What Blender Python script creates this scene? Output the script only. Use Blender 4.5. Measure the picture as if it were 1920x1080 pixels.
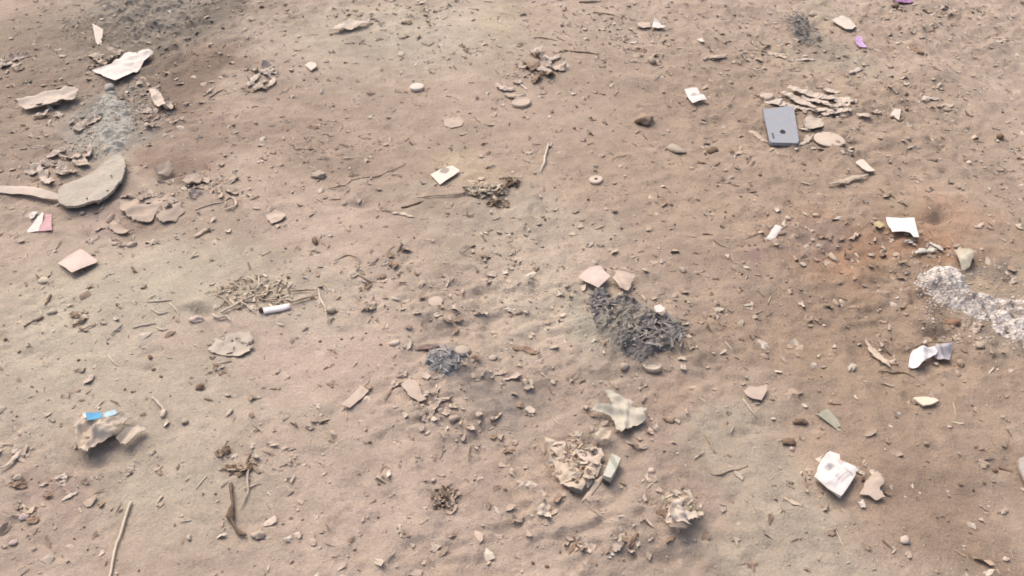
import bpy, math, random
import numpy as np
from mathutils import Vector, geometry

# ------------------------------------------------------------------ camera, sky, sun, exposure
SC = bpy.context.scene
for o in list(bpy.data.objects):
    bpy.data.objects.remove(o)
COL = SC.collection
CAM_H, PITCH, FPX = 0.95, math.radians(40.0), 1614.0      # height, tilt below horizontal, focal length in photo pixels
cd = bpy.data.cameras.new('camera')
cam = bpy.data.objects.new('camera', cd)
COL.objects.link(cam)
cam.location = (0, 0, CAM_H)
cam.rotation_euler = (math.radians(90) - PITCH, 0, 0)
cd.sensor_width = 36.0
cd.lens = FPX / 1920.0 * 36.0
cd.clip_start, cd.clip_end = 0.02, 500.0
SC.camera = cam

SUN_EL, SUN_AZ = math.radians(56), math.radians(-38)       # azimuth from +Y towards +X: behind the scene, to the left
W = bpy.data.worlds.new('World')
SC.world = W
W.use_nodes = True
wn = W.node_tree.nodes
sky = wn.new('ShaderNodeTexSky')
sky.sky_type = 'NISHITA'
sky.sun_disc = False
sky.sun_elevation, sky.sun_rotation = SUN_EL, SUN_AZ
sky.air_density, sky.dust_density, sky.ozone_density = 1.0, 7.0, 0.6
bg = wn['Background']
bg.inputs['Strength'].default_value = 0.15
W.node_tree.links.new(sky.outputs[0], bg.inputs['Color'])
sl = bpy.data.lights.new('sun', 'SUN')
sl.energy, sl.angle, sl.color = 0.85, math.radians(48), (1.0, 0.93, 0.84)
sun = bpy.data.objects.new('sun', sl)
COL.objects.link(sun)
sd = Vector((math.sin(SUN_AZ) * math.cos(SUN_EL), math.cos(SUN_AZ) * math.cos(SUN_EL), math.sin(SUN_EL)))
sun.rotation_euler = sd.to_track_quat('Z', 'Y').to_euler()
sun.location = sd * 8
SC.view_settings.view_transform = 'Standard'
SC.view_settings.look = 'None'
SC.view_settings.exposure = 0.44
SC.view_settings.gamma = 1.0
SC.view_settings.use_curve_mapping = False
SC.cycles.filter_width = 1.7
SC.cycles.max_bounces = 6

# ------------------------------------------------------------------ noise
def hsh(ix, iy, s):
    h = (ix * 374761393 + iy * 668265263 + s * 144269504) & 0xffffffff
    h = ((h ^ (h >> 13)) * 1274126177) & 0xffffffff
    return ((h ^ (h >> 16)) & 0xffff) / 65535.0

def vn(x, y, s=0):
    x = np.asarray(x, float); y = np.asarray(y, float)
    ix = np.floor(x).astype(np.int64); iy = np.floor(y).astype(np.int64)
    fx = x - ix; fy = y - iy
    fx = fx * fx * fx * (fx * (fx * 6 - 15) + 10); fy = fy * fy * fy * (fy * (fy * 6 - 15) + 10)
    ix = ix + 100000; iy = iy + 100000
    a = hsh(ix, iy, s); b = hsh(ix + 1, iy, s); c = hsh(ix, iy + 1, s); d = hsh(ix + 1, iy + 1, s)
    return (a + (b - a) * fx + (c - a) * fy + (a - b - c + d) * fx * fy) * 2 - 1

def fbm(x, y, s=0, o=4, g=0.5):
    t = 0; a = 1.0; f = 1.0
    for k in range(o):
        ca, sa = math.cos(k * 1.3), math.sin(k * 1.3)
        t = t + a * vn((x * ca - y * sa) * f + 17.3 * k, (x * sa + y * ca) * f - 9.1 * k, s + k)
        a *= g; f *= 2.07
    return t

def smooth(e0, e1, x):
    t = np.clip((x - e0) / (e1 - e0), 0, 1)
    return t * t * (3 - 2 * t)

# ------------------------------------------------------------------ from a photo measurement to a place on the ground
CP, SP = math.cos(PITCH), math.sin(PITCH)
def plane_hit(px, py, z=0.0):
    a = (px - 960.0) / FPX; b = (540.0 - py) / FPX
    dy = CP + b * SP; dz = -SP + b * CP
    t = (z - CAM_H) / dz
    return a * t, dy * t

def px_scale(px, py):
    """metres on flat ground per photo pixel, across and along the view"""
    x0, y0 = plane_hit(px - 4, py); x1, _ = plane_hit(px + 4, py)
    _, ya = plane_hit(px, py - 4); _, yb = plane_hit(px, py + 4)
    return (x1 - x0) / 8, (ya - yb) / 8

# hollows (-) and humps (+): photo x, y, radii in photo px, height in m
BUMPS = [
    (682, 380, 20, 10, -.012), (1040, 386, 19, 10, -.008), (935, 383, 24, 8, -.010), (1335, 222, 40, 16, -.014), (1345, 202, 30, 10, .008),
    (1745, 140, 55, 26, .022), (1690, 268, 36, 12, .012), (1675, 284, 36, 9, -.010), (1872, 88, 40, 12, .010), (1870, 104, 45, 9, -.008),
    (1720, 598, 34, 20, .016), (1735, 618, 30, 7, -.012), (1725, 388, 38, 14, .014), (1745, 412, 26, 8, -.014), (1620, 430, 50, 34, .010),
    (1350, 727, 12, 9, -.010), (370, 587, 26, 7, -.012), (367, 573, 34, 8, .010), (307, 321, 20, 6, -.008), (1500, 60, 40, 34, -.006),
    (1560, 470, 50, 26, -.008), (1890, 505, 26, 14, -.012), (1167, 152, 28, 9, .006), (1215, 168, 22, 7, -.006), (820, 640, 46, 12, -.006),
    (800, 250, 200, 60, -.010), (560, 640, 120, 60, -.006), (240, 680, 160, 80, -.004), (700, 60, 200, 40, .006), (1500, 620, 160, 60, -.008),
    (1800, 950, 120, 60, -.008), (1480, 980, 140, 70, .004), (90, 560, 14, 12, -.004), (62, 604, 26, 10, -.005), (282, 671, 14, 6, -.006),
    (288, 694, 14, 5, -.006), (376, 727, 12, 8, -.006), (885, 870, 60, 26, -.007), (900, 1040, 90, 40, -.008), (985, 656, 26, 8, -.006),
    (870, 690, 40, 20, .004), (975, 700, 60, 26, .008), (1240, 640, 100, 70, .006), (1240, 1040, 60, 12, -.006), (1170, 1030, 40, 10, -.005),
    (600, 60, 60, 14, -.004), (270, 395, 60, 26, .010), (330, 350, 60, 20, .006), (180, 400, 60, 12, -.010), (60, 760, 100, 60, .005),
    (200, 858, 56, 14, -.008), (1130, 795, 40, 14, -.006), (1100, 960, 40, 10, -.006), (1860, 730, 70, 26, .006), (1000, 230, 160, 40, .006),
    (1590, 930, 40, 14, -.006), (450, 960, 20, 40, -.004), (720, 990, 90, 40, .004), (1440, 330, 90, 24, .005), (1850, 200, 80, 24, .006),
]
_B = []
for (bx, by, rx, ry, am) in BUMPS:
    gx, gy = plane_hit(bx, by); sx, sy = px_scale(bx, by)
    _B.append((gx, gy, rx * sx, ry * sy, am))

# rough (+) and trodden-smooth (-) stretches of soil
ROUGH = [(250, 60, 180, 70, .9), (210, 230, 120, 90, .8), (1500, 420, 260, 120, .5), (1700, 600, 220, 160, .7), (1600, 230, 260, 90, .5),
         (1750, 80, 220, 90, .6), (850, 560, 220, 90, .5), (820, 760, 140, 90, .5), (330, 380, 140, 60, .6), (1240, 640, 140, 100, .7),
         (1180, 1000, 260, 90, .6), (40, 960, 120, 140, .6), (60, 620, 110, 80, .4), (560, 680, 160, 60, -.7), (200, 720, 180, 60, -.5),
         (800, 430, 160, 50, -.5), (620, 430, 100, 40, -.5), (880, 30, 60, 40, -.6), (620, 100, 160, 40, -.5), (300, 480, 160, 50, -.5),
         (330, 930, 120, 60, -.4), (1200, 430, 120, 60, -.3), (700, 860, 120, 60, -.3), (1500, 860, 100, 60, -.3), (1000, 40, 120, 40, -.4)]
_R = []
for (bx, by, rx, ry, am) in ROUGH:
    gx, gy = plane_hit(bx, by); sx, sy = px_scale(bx, by)
    _R.append((gx, gy, rx * sx, ry * sy, am))

def gauss(x, y, g):
    return np.exp(-((x - g[0]) / g[2]) ** 2 - ((y - g[1]) / g[3]) ** 2)

def cells(x, y, size, seed, p, r0, r1):
    """shallow dimples / crumbs: one random spot per cell, signed depth -1..1"""
    u = np.asarray(x) / size; v = np.asarray(y) / size
    iu = np.floor(u).astype(np.int64); iv = np.floor(v).astype(np.int64)
    out = np.zeros(u.shape)
    for dx in (-1, 0, 1):
        for dy in (-1, 0, 1):
            a = iu + dx; b = iv + dy
            A = a + 100000; Bq = b + 100000
            cx = a + .15 + .7 * hsh(A, Bq, seed); cy = b + .15 + .7 * hsh(A, Bq, seed + 1)
            r = (r0 + (r1 - r0) * hsh(A, Bq, seed + 2)) / size
            st = 0.6 + 0.8 * hsh(A, Bq, seed + 4)
            on = hsh(A, Bq, seed + 3)
            d2 = ((u - cx) * st) ** 2 + ((v - cy) / st) ** 2
            s = np.where(on < p, -1.0, np.where(on > 1 - p, 1.0, 0.0))
            out = out + s * np.exp(-d2 / (r * r))
    return out

def roughness(x, y):
    r = 0.62 + 0.45 * fbm(x * 1.6, y * 1.6, 40, 3)
    for g in _R:
        r = r + g[4] * gauss(x, y, g)
    return np.clip(r, 0.12, 1.5)

def H(x, y):
    x = np.asarray(x, float); y = np.asarray(y, float)
    r = roughness(x, y)
    z = 0.010 * fbm(x * 1.3, y * 1.3, 1, 3)
    z = z + 0.0024 * fbm(x * 6, y * 6, 5, 3) * (0.55 + 0.45 * r)
    wx = x + 0.02 * fbm(x * 9, y * 9, 61, 2); wy = y + 0.02 * fbm(x * 9, y * 9, 71, 2)
    z = z + r * 0.0030 * fbm(wx * 26, wy * 26, 9, 4, .55)
    rid = 1 - np.abs(fbm(wx * 17, wy * 17, 15, 3))
    z = z + r * 0.0022 * np.clip(rid, 0, 1) ** 3
    z = z + r * r * 0.0030 * (smooth(-.06, .06, fbm(wx * 10, wy * 10, 91, 4, .6)) + .6 * smooth(-.08, .08, fbm(wx * 23 + 5, wy * 23, 95, 3, .6)))   # broken crust edges
    z = z + 0.0017 * (.3 + .7 * r) * fbm(x * 70, y * 70, 99, 2, .7)
    z = z + 0.0036 * (0.5 + 0.5 * r) * cells(x, y, .036, 21, .22, .004, .009)
    z = z + 0.0030 * r * cells(wx, wy, .11, 31, .22, .010, .026)
    for g in _B:
        z = z + .8 * g[4] * gauss(wx, wy, g)
    return z

def G(px, py, dz=0.0):
    """the spot on the soil (plus dz above it) seen at a photo position"""
    x, y = plane_hit(px, py, dz)
    for _ in range(5):
        z = float(H(x, y)) + dz
        x, y = plane_hit(px, py, z)
    return x, y

# ------------------------------------------------------------------ colours and materials
KALB = 1.55
def C(r, g, b, k=KALB):
    """apparent sRGB of a sunlit flat surface in the photo -> base colour"""
    def f(c):
        c /= 255.0
        return c / 12.92 if c <= 0.04045 else ((c + 0.055) / 1.055) ** 2.4
    return tuple(min(.84, f(c) / k * q) for c, q in zip((r, g, b), (1.04, 1.115, 1.14)))

def W_(r, g, b, k=1.45):
    """white and printed paper"""
    def f(c):
        c /= 255.0
        return c / 12.92 if c <= 0.04045 else ((c + 0.055) / 1.055) ** 2.4
    return tuple(min(.84, f(c) / k) for c in (r, g, b))

def new_mat(name):
    m = bpy.data.materials.new(name)
    m.use_nodes = True
    nt = m.node_tree
    return m, nt, nt.nodes, nt.links, nt.nodes['Principled BSDF']

def mixrgb(n, l, mode, fac, a, b):
    q = n.new('ShaderNodeMix'); q.data_type = 'RGBA'; q.blend_type = mode
    for s, v in ((q.inputs[0], fac), (q.inputs[6], a), (q.inputs[7], b)):
        if hasattr(v, 'is_linked'):
            l.new(v, s)
        elif isinstance(v, (int, float)):
            s.default_value = v
        else:
            s.default_value = (*v, 1) if len(v) == 3 else v
    return q.outputs[2]

def noise(n, l, co, scale, detail=4, rough=.55):
    q = n.new('ShaderNodeTexNoise')
    q.inputs['Scale'].default_value = scale; q.inputs['Detail'].default_value = detail; q.inputs['Roughness'].default_value = rough
    l.new(co, q.inputs['Vector'])
    return q.outputs['Fac']

def ramp(n, l, v, lo, hi, a=0.0, b=1.0):
    q = n.new('ShaderNodeMapRange')
    q.inputs[1].default_value, q.inputs[2].default_value, q.inputs[3].default_value, q.inputs[4].default_value = lo, hi, a, b
    q.clamp = True
    l.new(v, q.inputs[0])
    return q.outputs[0]

DUST = C(198, 172, 152)
_mats = {}
def M(kind, col, dust=.25, rough=.85, bump=.25, bscale=300.0, var=.18, attr=False, spec=.25, seed=0.0, trans=0.0):
    key = (kind, tuple(round(c, 3) for c in col), dust, rough, bump, bscale, var, attr, seed, trans)
    if key in _mats:
        return _mats[key]
    m, nt, n, l, p = new_mat(kind)
    tc = n.new('ShaderNodeTexCoord'); co = tc.outputs['Object']
    if attr:
        at = n.new('ShaderNodeAttribute'); at.attribute_name = 'Col'; base = at.outputs['Color']
    else:
        base = n.new('ShaderNodeRGB').outputs[0]; base.default_value = (*col, 1)
    f = ramp(n, l, noise(n, l, co, bscale * .35 + 9 + seed), .3, .7, 1 - var, 1 + var)
    g = n.new('ShaderNodeCombineColor')
    for i in range(3):
        l.new(f, g.inputs[i])
    c = mixrgb(n, l, 'MULTIPLY', 1.0, base, g.outputs[0])
    if dust > 0:
        d = ramp(n, l, noise(n, l, co, 70 + seed, 5, .62), .42, .66, 0, 1)
        q = n.new('ShaderNodeMath'); q.operation = 'MULTIPLY'; q.inputs[1].default_value = min(1, dust * 1.6); l.new(d, q.inputs[0])
        c = mixrgb(n, l, 'MIX', q.outputs[0], c, DUST)
    l.new(c, p.inputs['Base Color'])
    p.inputs['Roughness'].default_value = rough
    p.inputs['Specular IOR Level'].default_value = spec
    if trans:
        p.inputs['Transmission Weight'].default_value = trans
    if bump > 0:
        b = n.new('ShaderNodeBump'); b.inputs['Strength'].default_value = bump; b.inputs['Distance'].default_value = .002 if bump < .6 else .005
        l.new(noise(n, l, co, bscale, 4, .6), b.inputs['Height']); l.new(b.outputs[0], p.inputs['Normal'])
    _mats[key] = m
    return m

# ------------------------------------------------------------------ mesh helpers
def mesh_from(name, v, f, mat=None, shade=True, cols=None):
    me = bpy.data.meshes.new(name)
    me.from_pydata([tuple(map(float, q)) for q in v], [], [tuple(map(int, q)) for q in f])
    if cols is not None:
        a = me.color_attributes.new('Col', 'FLOAT_COLOR', 'POINT')
        cc = np.ones((len(v), 4), np.float32); cc[:, :3] = np.asarray(cols)[:, :3]
        a.data.foreach_set('color', cc.ravel())
    if shade:
        me.polygons.foreach_set('use_smooth', [True] * len(me.polygons))
    if mat:
        me.materials.append(mat)
    me.update()
    return me

def link(name, me, parent=None, loc=None):
    o = bpy.data.objects.new(name, me)
    COL.objects.link(o)
    if parent:
        o.parent = parent
    if loc is not None:
        o.location = loc
    return o

def tag(o, label, cat, group=None):
    o['label'] = label; o['category'] = cat
    if group:
        o['group'] = group
    return o

def empty(name, loc, label, cat, group=None):
    o = bpy.data.objects.new(name, None)
    o.empty_display_size = .02
    COL.objects.link(o); o.location = loc
    return tag(o, label, cat, group)

def inside(poly, x, y):
    r = np.zeros(np.shape(x), bool); n = len(poly)
    for i in range(n):
        x0, y0 = poly[i]; x1, y1 = poly[(i + 1) % n]
        c = ((y0 > y) != (y1 > y)) & (x < (x1 - x0) * (y - y0) / ((y1 - y0) if abs(y1 - y0) > 1e-12 else 1e-12) + x0)
        r ^= c
    return r

def edge_dist(poly, x, y):
    d = np.full(np.shape(x), 1e9); n = len(poly)
    for i in range(n):
        a = np.array(poly[i]); b = np.array(poly[(i + 1) % n]); ab = b - a
        t = np.clip(((x - a[0]) * ab[0] + (y - a[1]) * ab[1]) / max(1e-12, ab @ ab), 0, 1)
        d = np.minimum(d, np.hypot(x - a[0] - t * ab[0], y - a[1] - t * ab[1]))
    return d

def tri_poly(poly, res, torn=0.0, seed=0):
    """outline -> evenly triangulated 2-D patch: points, triangles, boundary loop indices, refined outline"""
    rnd = random.Random(seed)
    ring = []
    n = len(poly)
    for i in range(n):
        a = np.array(poly[i]); b = np.array(poly[(i + 1) % n])
        k = max(1, int(round(np.linalg.norm(b - a) / res)))
        nn = np.array([-(b - a)[1], (b - a)[0]]); nn = nn / max(1e-9, np.linalg.norm(nn))
        for j in range(k):
            q = a + (b - a) * (j / k)
            if j and torn:
                q = q + nn * rnd.uniform(-torn, torn)
            ring.append(tuple(q))
    R = np.array(ring)
    lo = R.min(0); hi = R.max(0)
    gx, gy = np.meshgrid(np.arange(lo[0], hi[0], res), np.arange(lo[1], hi[1], res * .87))
    gx = gx + (np.arange(gx.shape[0]) % 2)[:, None] * res * .5
    gx = gx.ravel(); gy = gy.ravel()
    rs = np.random.RandomState(seed)
    gx = gx + rs.uniform(-.15, .15, gx.shape) * res; gy = gy + rs.uniform(-.15, .15, gy.shape) * res
    ok = inside(ring, gx, gy)
    gx, gy = gx[ok], gy[ok]
    if len(gx):
        ok = edge_dist(ring, gx, gy) > res * .45
        gx, gy = gx[ok], gy[ok]
    pts = [Vector(q) for q in ring] + [Vector((a, b)) for a, b in zip(gx, gy)]
    ed = [(i, (i + 1) % len(ring)) for i in range(len(ring))]
    v, e, f, *_ = geometry.delaunay_2d_cdt(pts, ed, [], 1, 1e-7)
    V = np.array([(q.x, q.y) for q in v])
    F = [tuple(t) for t in f if len(t) == 3]
    out = []
    for t in F:
        a, b, c = V[t[0]], V[t[1]], V[t[2]]
        out.append(t if (b[0] - a[0]) * (c[1] - a[1]) - (b[1] - a[1]) * (c[0] - a[0]) > 0 else (t[0], t[2], t[1]))
    return V, out, ring

def boundary(F):
    s = {}
    for t in F:
        for i in range(3):
            s[(t[i], t[(i + 1) % 3])] = 1
    return [e for e in s if (e[1], e[0]) not in s]

def shell(V2, z, F, th):
    """give a patch thickness th (scalar or per-vertex)"""
    n = len(V2)
    top = np.column_stack([V2, z]); bot = np.column_stack([V2, z - th])
    f = list(F) + [(t[0] + n, t[2] + n, t[1] + n) for t in F]
    for a, b in boundary(F):
        f += [(a + 2 * n, a + 3 * n, b + 3 * n), (a + 2 * n, b + 3 * n, b + 2 * n)]
    return np.vstack([top, bot, top, bot]), f

def outline(pts, dz=0.0):
    return [G(a, b, dz) for a, b in pts]

def fit_plane(x, y):
    z = H(x, y)
    A = np.column_stack([x, y, np.ones_like(x)])
    k, *_ = np.linalg.lstsq(A, z, rcond=None)
    return k

_seed = [100]
def nxt():
    _seed[0] += 7
    return _seed[0]

def sheet(name, pts, mat, th=.0008, lift=.002, wr=.0012, ws=70, rigid=True, curls=(), res=.004, torn=.0, cols=None, parent=None, tilt=(0, 0), folds=(), plane=None):
    """paper, card, leaf or cloth lying on the soil: pts in photo px; curls (px, py, radius m, rise m); folds (px0,py0,px1,py1,rise m,width m)"""
    s = nxt()
    poly = outline(pts, lift + th)
    V, F, ring = tri_poly(poly, res, torn, s)
    x, y = V[:, 0], V[:, 1]
    c = np.array(poly).mean(0)
    g = H(x, y)
    if plane is not None:
        z = plane[0] * x + plane[1] * y + plane[2]
    elif rigid:
        k = fit_plane(x, y)
        z = k[0] * x + k[1] * y + k[2]
        z = z + max(0, np.percentile(g - z, 80)) * .6
    else:
        k = fit_plane(x, y); pz = k[0] * x + k[1] * y + k[2]
        z = pz + (g - pz) * .75
    z = z + lift + th + tilt[0] * (x - c[0]) + tilt[1] * (y - c[1])
    z = z + wr * fbm((x + s) * ws, y * ws, s, 3) + wr * 1.2 * np.clip(1 - np.abs(fbm(x * ws * .5, (y - s) * ws * .5, s + 3, 2)) * 2.2, 0, 1)
    for (qx, qy, r, a) in curls:
        ux, uy = G(qx, qy)
        z = z + a * np.exp(-(((x - ux) ** 2 + (y - uy) ** 2) / (r * r)))
    for (ax, ay, bx, by, a, wd) in folds:
        p0 = np.array(G(ax, ay)); p1 = np.array(G(bx, by)); d = (p1 - p0) / np.linalg.norm(p1 - p0)
        dist = np.abs((x - p0[0]) * -d[1] + (y - p0[1]) * d[0])
        z = z + a * np.clip(1 - dist / wd, 0, 1)
    z = np.maximum(z, g + th * .5 + .0004) if not rigid and plane is None else z
    base = float(H(c[0], c[1]))
    vv, ff = shell(np.column_stack([x - c[0], y - c[1]]), z - base, F, th)
    cl = None
    if cols is not None:
        cl = np.array([cols(a, b) for a, b in zip(x, y)]); cl = np.vstack([cl] * 4)
    me = mesh_from(name, vv, ff, mat, True, cl)
    ob = link(name, me, parent, (c[0], c[1], base) if parent is None else None)
    if parent is not None:
        ob.location = (c[0] - parent.location.x, c[1] - parent.location.y, base - parent.location.z)
    return ob

def plane_of(pts, tilt=(0, 0)):
    V, F, r = tri_poly(outline(pts, .004), .008)
    k = fit_plane(V[:, 0], V[:, 1]); z = k[0] * V[:, 0] + k[1] * V[:, 1] + k[2]
    c = V.mean(0)
    return (k[0] + tilt[0], k[1] + tilt[1], k[2] - tilt[0] * c[0] - tilt[1] * c[1] + max(0, np.percentile(H(V[:, 0], V[:, 1]) - z, 80)) * .6)

def mound(name, pts, mat, h=.02, rough=.006, rs=60, edge=.02, res=.004, parent=None, cols=None, ridged=.5, sink=.004):
    """a heap, clod or crust with an uneven skin that runs down into the soil"""
    s = nxt()
    poly = outline(pts, h * .4)
    V, F, ring = tri_poly(poly, res, res * .35, s)
    x, y = V[:, 0], V[:, 1]
    c = np.array(poly).mean(0)
    d = edge_dist(ring, x, y)
    e = smooth(0, 1, np.clip(d / edge, 0, 1))
    e = np.sqrt(np.clip(e, 0, 1))
    q = fbm(x * rs, y * rs, s, 4, .58)
    rid = np.clip(1 - np.abs(fbm(x * rs * .7 + 3, y * rs * .7, s + 9, 3)) * 1.6, 0, 1)
    z = H(x, y) + (h * (.75 + .35 * fbm(x * rs * .3, y * rs * .3, s + 4, 2)) + rough * ((1 - ridged) * q + ridged * rid)) * e - sink * (1 - e)
    base = float(H(c[0], c[1]))
    n = len(x)
    vv, ff = shell(np.column_stack([x - c[0], y - c[1]]), z - base, F, z - H(x, y) + .006)
    cl = None
    if cols is not None:
        cl = np.array([cols(a, b, r_) for a, b, r_ in zip(x, y, rid)]); cl = np.vstack([cl] * 4)
    me = mesh_from(name, vv, ff, mat, False, cl)
    ob = link(name, me, parent)
    if parent is None:
        ob.location = (c[0], c[1], base)
    else:
        ob.location = Vector((c[0], c[1], base)) - parent.location
    return ob

def smooth_line(P, n):
    P = np.array(P, float)
    if len(P) == 2:
        t = np.linspace(0, 1, n)[:, None]
        return P[0] + (P[1] - P[0]) * t
    d = np.r_[0, np.cumsum(np.linalg.norm(np.diff(P[:, :2], axis=0), axis=1))]
    t = np.linspace(0, d[-1], n)
    Q = np.column_stack([np.interp(t, d, P[:, i]) for i in range(P.shape[1])])
    for _ in range(3):
        Q[1:-1] = .5 * Q[1:-1] + .25 * (Q[:-2] + Q[2:])
    return Q

def tube(name, pts, rpx, mat, sides=7, flat=1.0, jit=.32, taper=(.75, .35), up=0.0, arch=0.0, parent=None, bend=.06, rise=None):
    """stick, stem, straw or rolled paper: pts photo px, rpx radius in photo px (or metres when < .05)"""
    s = nxt(); rnd = np.random.RandomState(s)
    mx, my = px_scale(*pts[0])
    r = rpx if rpx < .05 else rpx * mx * (.74 if rpx < 5 else 1)
    P = [G(a, b, r + up) for a, b in pts]
    L = sum(math.dist(P[i], P[i + 1]) for i in range(len(P) - 1))
    n = int(min(40, max(6, L / max(.004, r * 1.2))))
    Q = smooth_line(P, n)
    t = np.linspace(0, 1, n)
    nd = np.array([-(Q[-1] - Q[0])[1], (Q[-1] - Q[0])[0]]) / max(L, 1e-6)
    w = bend * L * .5 * fbm(t * 3 + s, t * 0, s, 2) * np.sin(t * math.pi)
    Q = Q + nd * w[:, None]
    g = H(Q[:, 0], Q[:, 1])
    k = np.polyfit(t, g, 1); lin = np.polyval(k, t)
    z = .45 * g + .55 * np.maximum(lin, g) + r * flat * .75 + up + arch * np.sin(t * math.pi)
    if rise is not None:
        z = z + np.interp(t, np.linspace(0, 1, len(rise)), rise)
    rr = r * np.interp(t, [0, .5, 1], [taper[0], 1, taper[1]]) * (1 + jit * fbm(t * 9, t * 0 + s, s + 5, 2))
    P3 = np.column_stack([Q, z])
    c = P3.mean(0)
    T = np.gradient(P3, axis=0); T /= np.linalg.norm(T, axis=1)[:, None]
    S = np.cross(T, [0, 0, 1]); S /= np.maximum(1e-6, np.linalg.norm(S, axis=1)[:, None]); U = np.cross(S, T)
    v = []; f = []
    for i in range(n):
        for j in range(sides):
            a = 2 * math.pi * j / sides
            v.append(P3[i] - c + rr[i] * (S[i] * math.cos(a) + U[i] * math.sin(a) * flat))
    for i in range(n - 1):
        for j in range(sides):
            f.append((i * sides + j, i * sides + (j + 1) % sides, (i + 1) * sides + (j + 1) % sides, (i + 1) * sides + j))
    f.append(tuple(range(sides))[::-1]); f.append(tuple((n - 1) * sides + j for j in range(sides)))
    me = mesh_from(name, v, [q[::-1] for q in f], mat, True)
    ob = link(name, me, parent)
    ob.location = Vector(c) if parent is None else Vector(c) - parent.location
    return ob

def ribbon(name, pts, wpx, mat, cup=.25, th=.0009, up=0.0, twist=0.0, wave=.1, ends=(.35, .15), parent=None, rise=None, arch=0.0):
    """a strip of dry leaf, husk, bark or film with a cupped section"""
    s = nxt()
    mx, my = px_scale(*pts[0])
    dx, dy = pts[-1][0] - pts[0][0], pts[-1][1] - pts[0][1]; dl = math.hypot(dx, dy) or 1
    w = wpx if wpx < .05 else wpx * (.35 * mx + .65 * math.hypot(dy / dl * mx, dx / dl * my))
    P = [G(a, b, up + w * .1) for a, b in pts]
    L = sum(math.dist(P[i], P[i + 1]) for i in range(len(P) - 1))
    n = int(min(40, max(8, L / .004)))
    Q = smooth_line(P, n); t = np.linspace(0, 1, n)
    nd = np.array([-(Q[-1] - Q[0])[1], (Q[-1] - Q[0])[0]]) / max(L, 1e-6)
    Q = Q + nd * (wave * w * fbm(t * 3, t * 0 + s, s, 2))[:, None]
    g = H(Q[:, 0], Q[:, 1]); lin = np.polyval(np.polyfit(t, g, 1), t)
    z = .4 * g + .6 * np.maximum(lin, g) + up + th + .0012 + arch * np.sin(t * math.pi) + .05 * w * fbm(t * 4, t * 0 + s, s + 2, 2)
    if rise is not None:
        z = z + np.interp(t, np.linspace(0, 1, len(rise)), rise)
    hw = .5 * w * np.interp(t, [0, .15, .5, .85, 1], [ends[0], .8, 1, .8, ends[1]]) * (1 + .3 * fbm(t * 8, t * 0 + s, s + 4, 2))
    P3 = np.column_stack([Q, z]); c = P3.mean(0)
    T = np.gradient(P3, axis=0); T /= np.linalg.norm(T, axis=1)[:, None]
    S = np.cross(T, [0, 0, 1]); S /= np.maximum(1e-6, np.linalg.norm(S, axis=1)[:, None]); U = np.cross(S, T)
    K = 5; v = []; f = []; rg = np.random.RandomState(s); rag = rg.normal(0, .05, (n, K)); hgt = rg.normal(0, .035, (n, K))
    for lay in (0, 1):
        for i in range(n):
            a = twist * (t[i] - .5)
            S2 = S[i] * math.cos(a) + U[i] * math.sin(a); U2 = -S[i] * math.sin(a) + U[i] * math.cos(a)
            for j in range(K):
                q = (j / (K - 1)) * 2 - 1
                v.append(P3[i] - c + S2 * (q * hw[i] + w * rag[i, j]) + U2 * (cup * .5 * w * (1 - q * q) + w * hgt[i, j] + (-th if lay else 0)))
    m = n * K
    for i in range(n - 1):
        for j in range(K - 1):
            a = i * K + j; b = a + 1; d = a + K; e = d + 1
            f += [(a, d, e, b), (a + m, b + m, e + m, d + m)]
        a = i * K; f.append((a, a + m, a + K + m, a + K)); a = i * K + K - 1; f.append((a, a + K, a + K + m, a + m))
    for j in range(K - 1):
        f.append((j, j + 1, j + 1 + m, j + m)); a = (n - 1) * K + j; f.append((a, a + m, a + 1 + m, a + 1))
    me = mesh_from(name, v, [q[::-1] for q in f], mat, False)
    ob = link(name, me, parent)
    ob.location = Vector(c) if parent is None else Vector(c) - parent.location
    return ob

def ico(sub):
    import bmesh
    bm = bmesh.new(); bmesh.ops.create_icosphere(bm, subdivisions=sub, radius=1.0)
    v = np.array([q.co[:] for q in bm.verts]); f = [tuple(q.index for q in p.verts) for p in bm.faces]
    bm.free()
    return v, f
ICO1, ICO2, ICO3 = ico(1), ico(2), ico(3)

def rock_mesh(name, mat, seed, sub=2, rough=.28, angular=.5):
    v, f = {1: ICO1, 2: ICO2, 3: ICO3}[sub]
    v = v.copy(); rs = np.random.RandomState(seed)
    for _ in range(7):                                       # a few broken faces
        d = rs.normal(size=3); d /= np.linalg.norm(d); k = rs.uniform(.55, .95)
        s = v @ d
        v = v - np.outer(np.clip(s - k, 0, None), d) * angular * 1.6
    q = 1 + rough * (fbm(v[:, 0] * 1.7 + seed, v[:, 1] * 1.7 + v[:, 2] * 1.1, seed, 3))
    return mesh_from(name, v * q[:, None], f, mat, True)

def rock(name, px, py, wpx, hpx, mat, hz=.5, sink=.3, rot=0.0, sub=2, mesh=None, rough=.28, angular=.5):
    """stone / clod / pebble: wpx, hpx = its width and depth as measured in the photo"""
    s = nxt(); mx, my = px_scale(px, py)
    a = wpx * mx * .5; b = max(hpx * my * .5 * .75, a * .45)
    z = min(a, b) * hz * 2 * .6
    x, y = G(px, py, z * (1 - sink) * .6)
    me = mesh or rock_mesh(name, mat, s, sub, rough, angular)
    o = link(name, me, None, (x, y, float(H(x, y)) + z * (1 - 2 * sink)))
    o.scale = (a, b, z); o.rotation_euler = (0, 0, rot)
    return o

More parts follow.
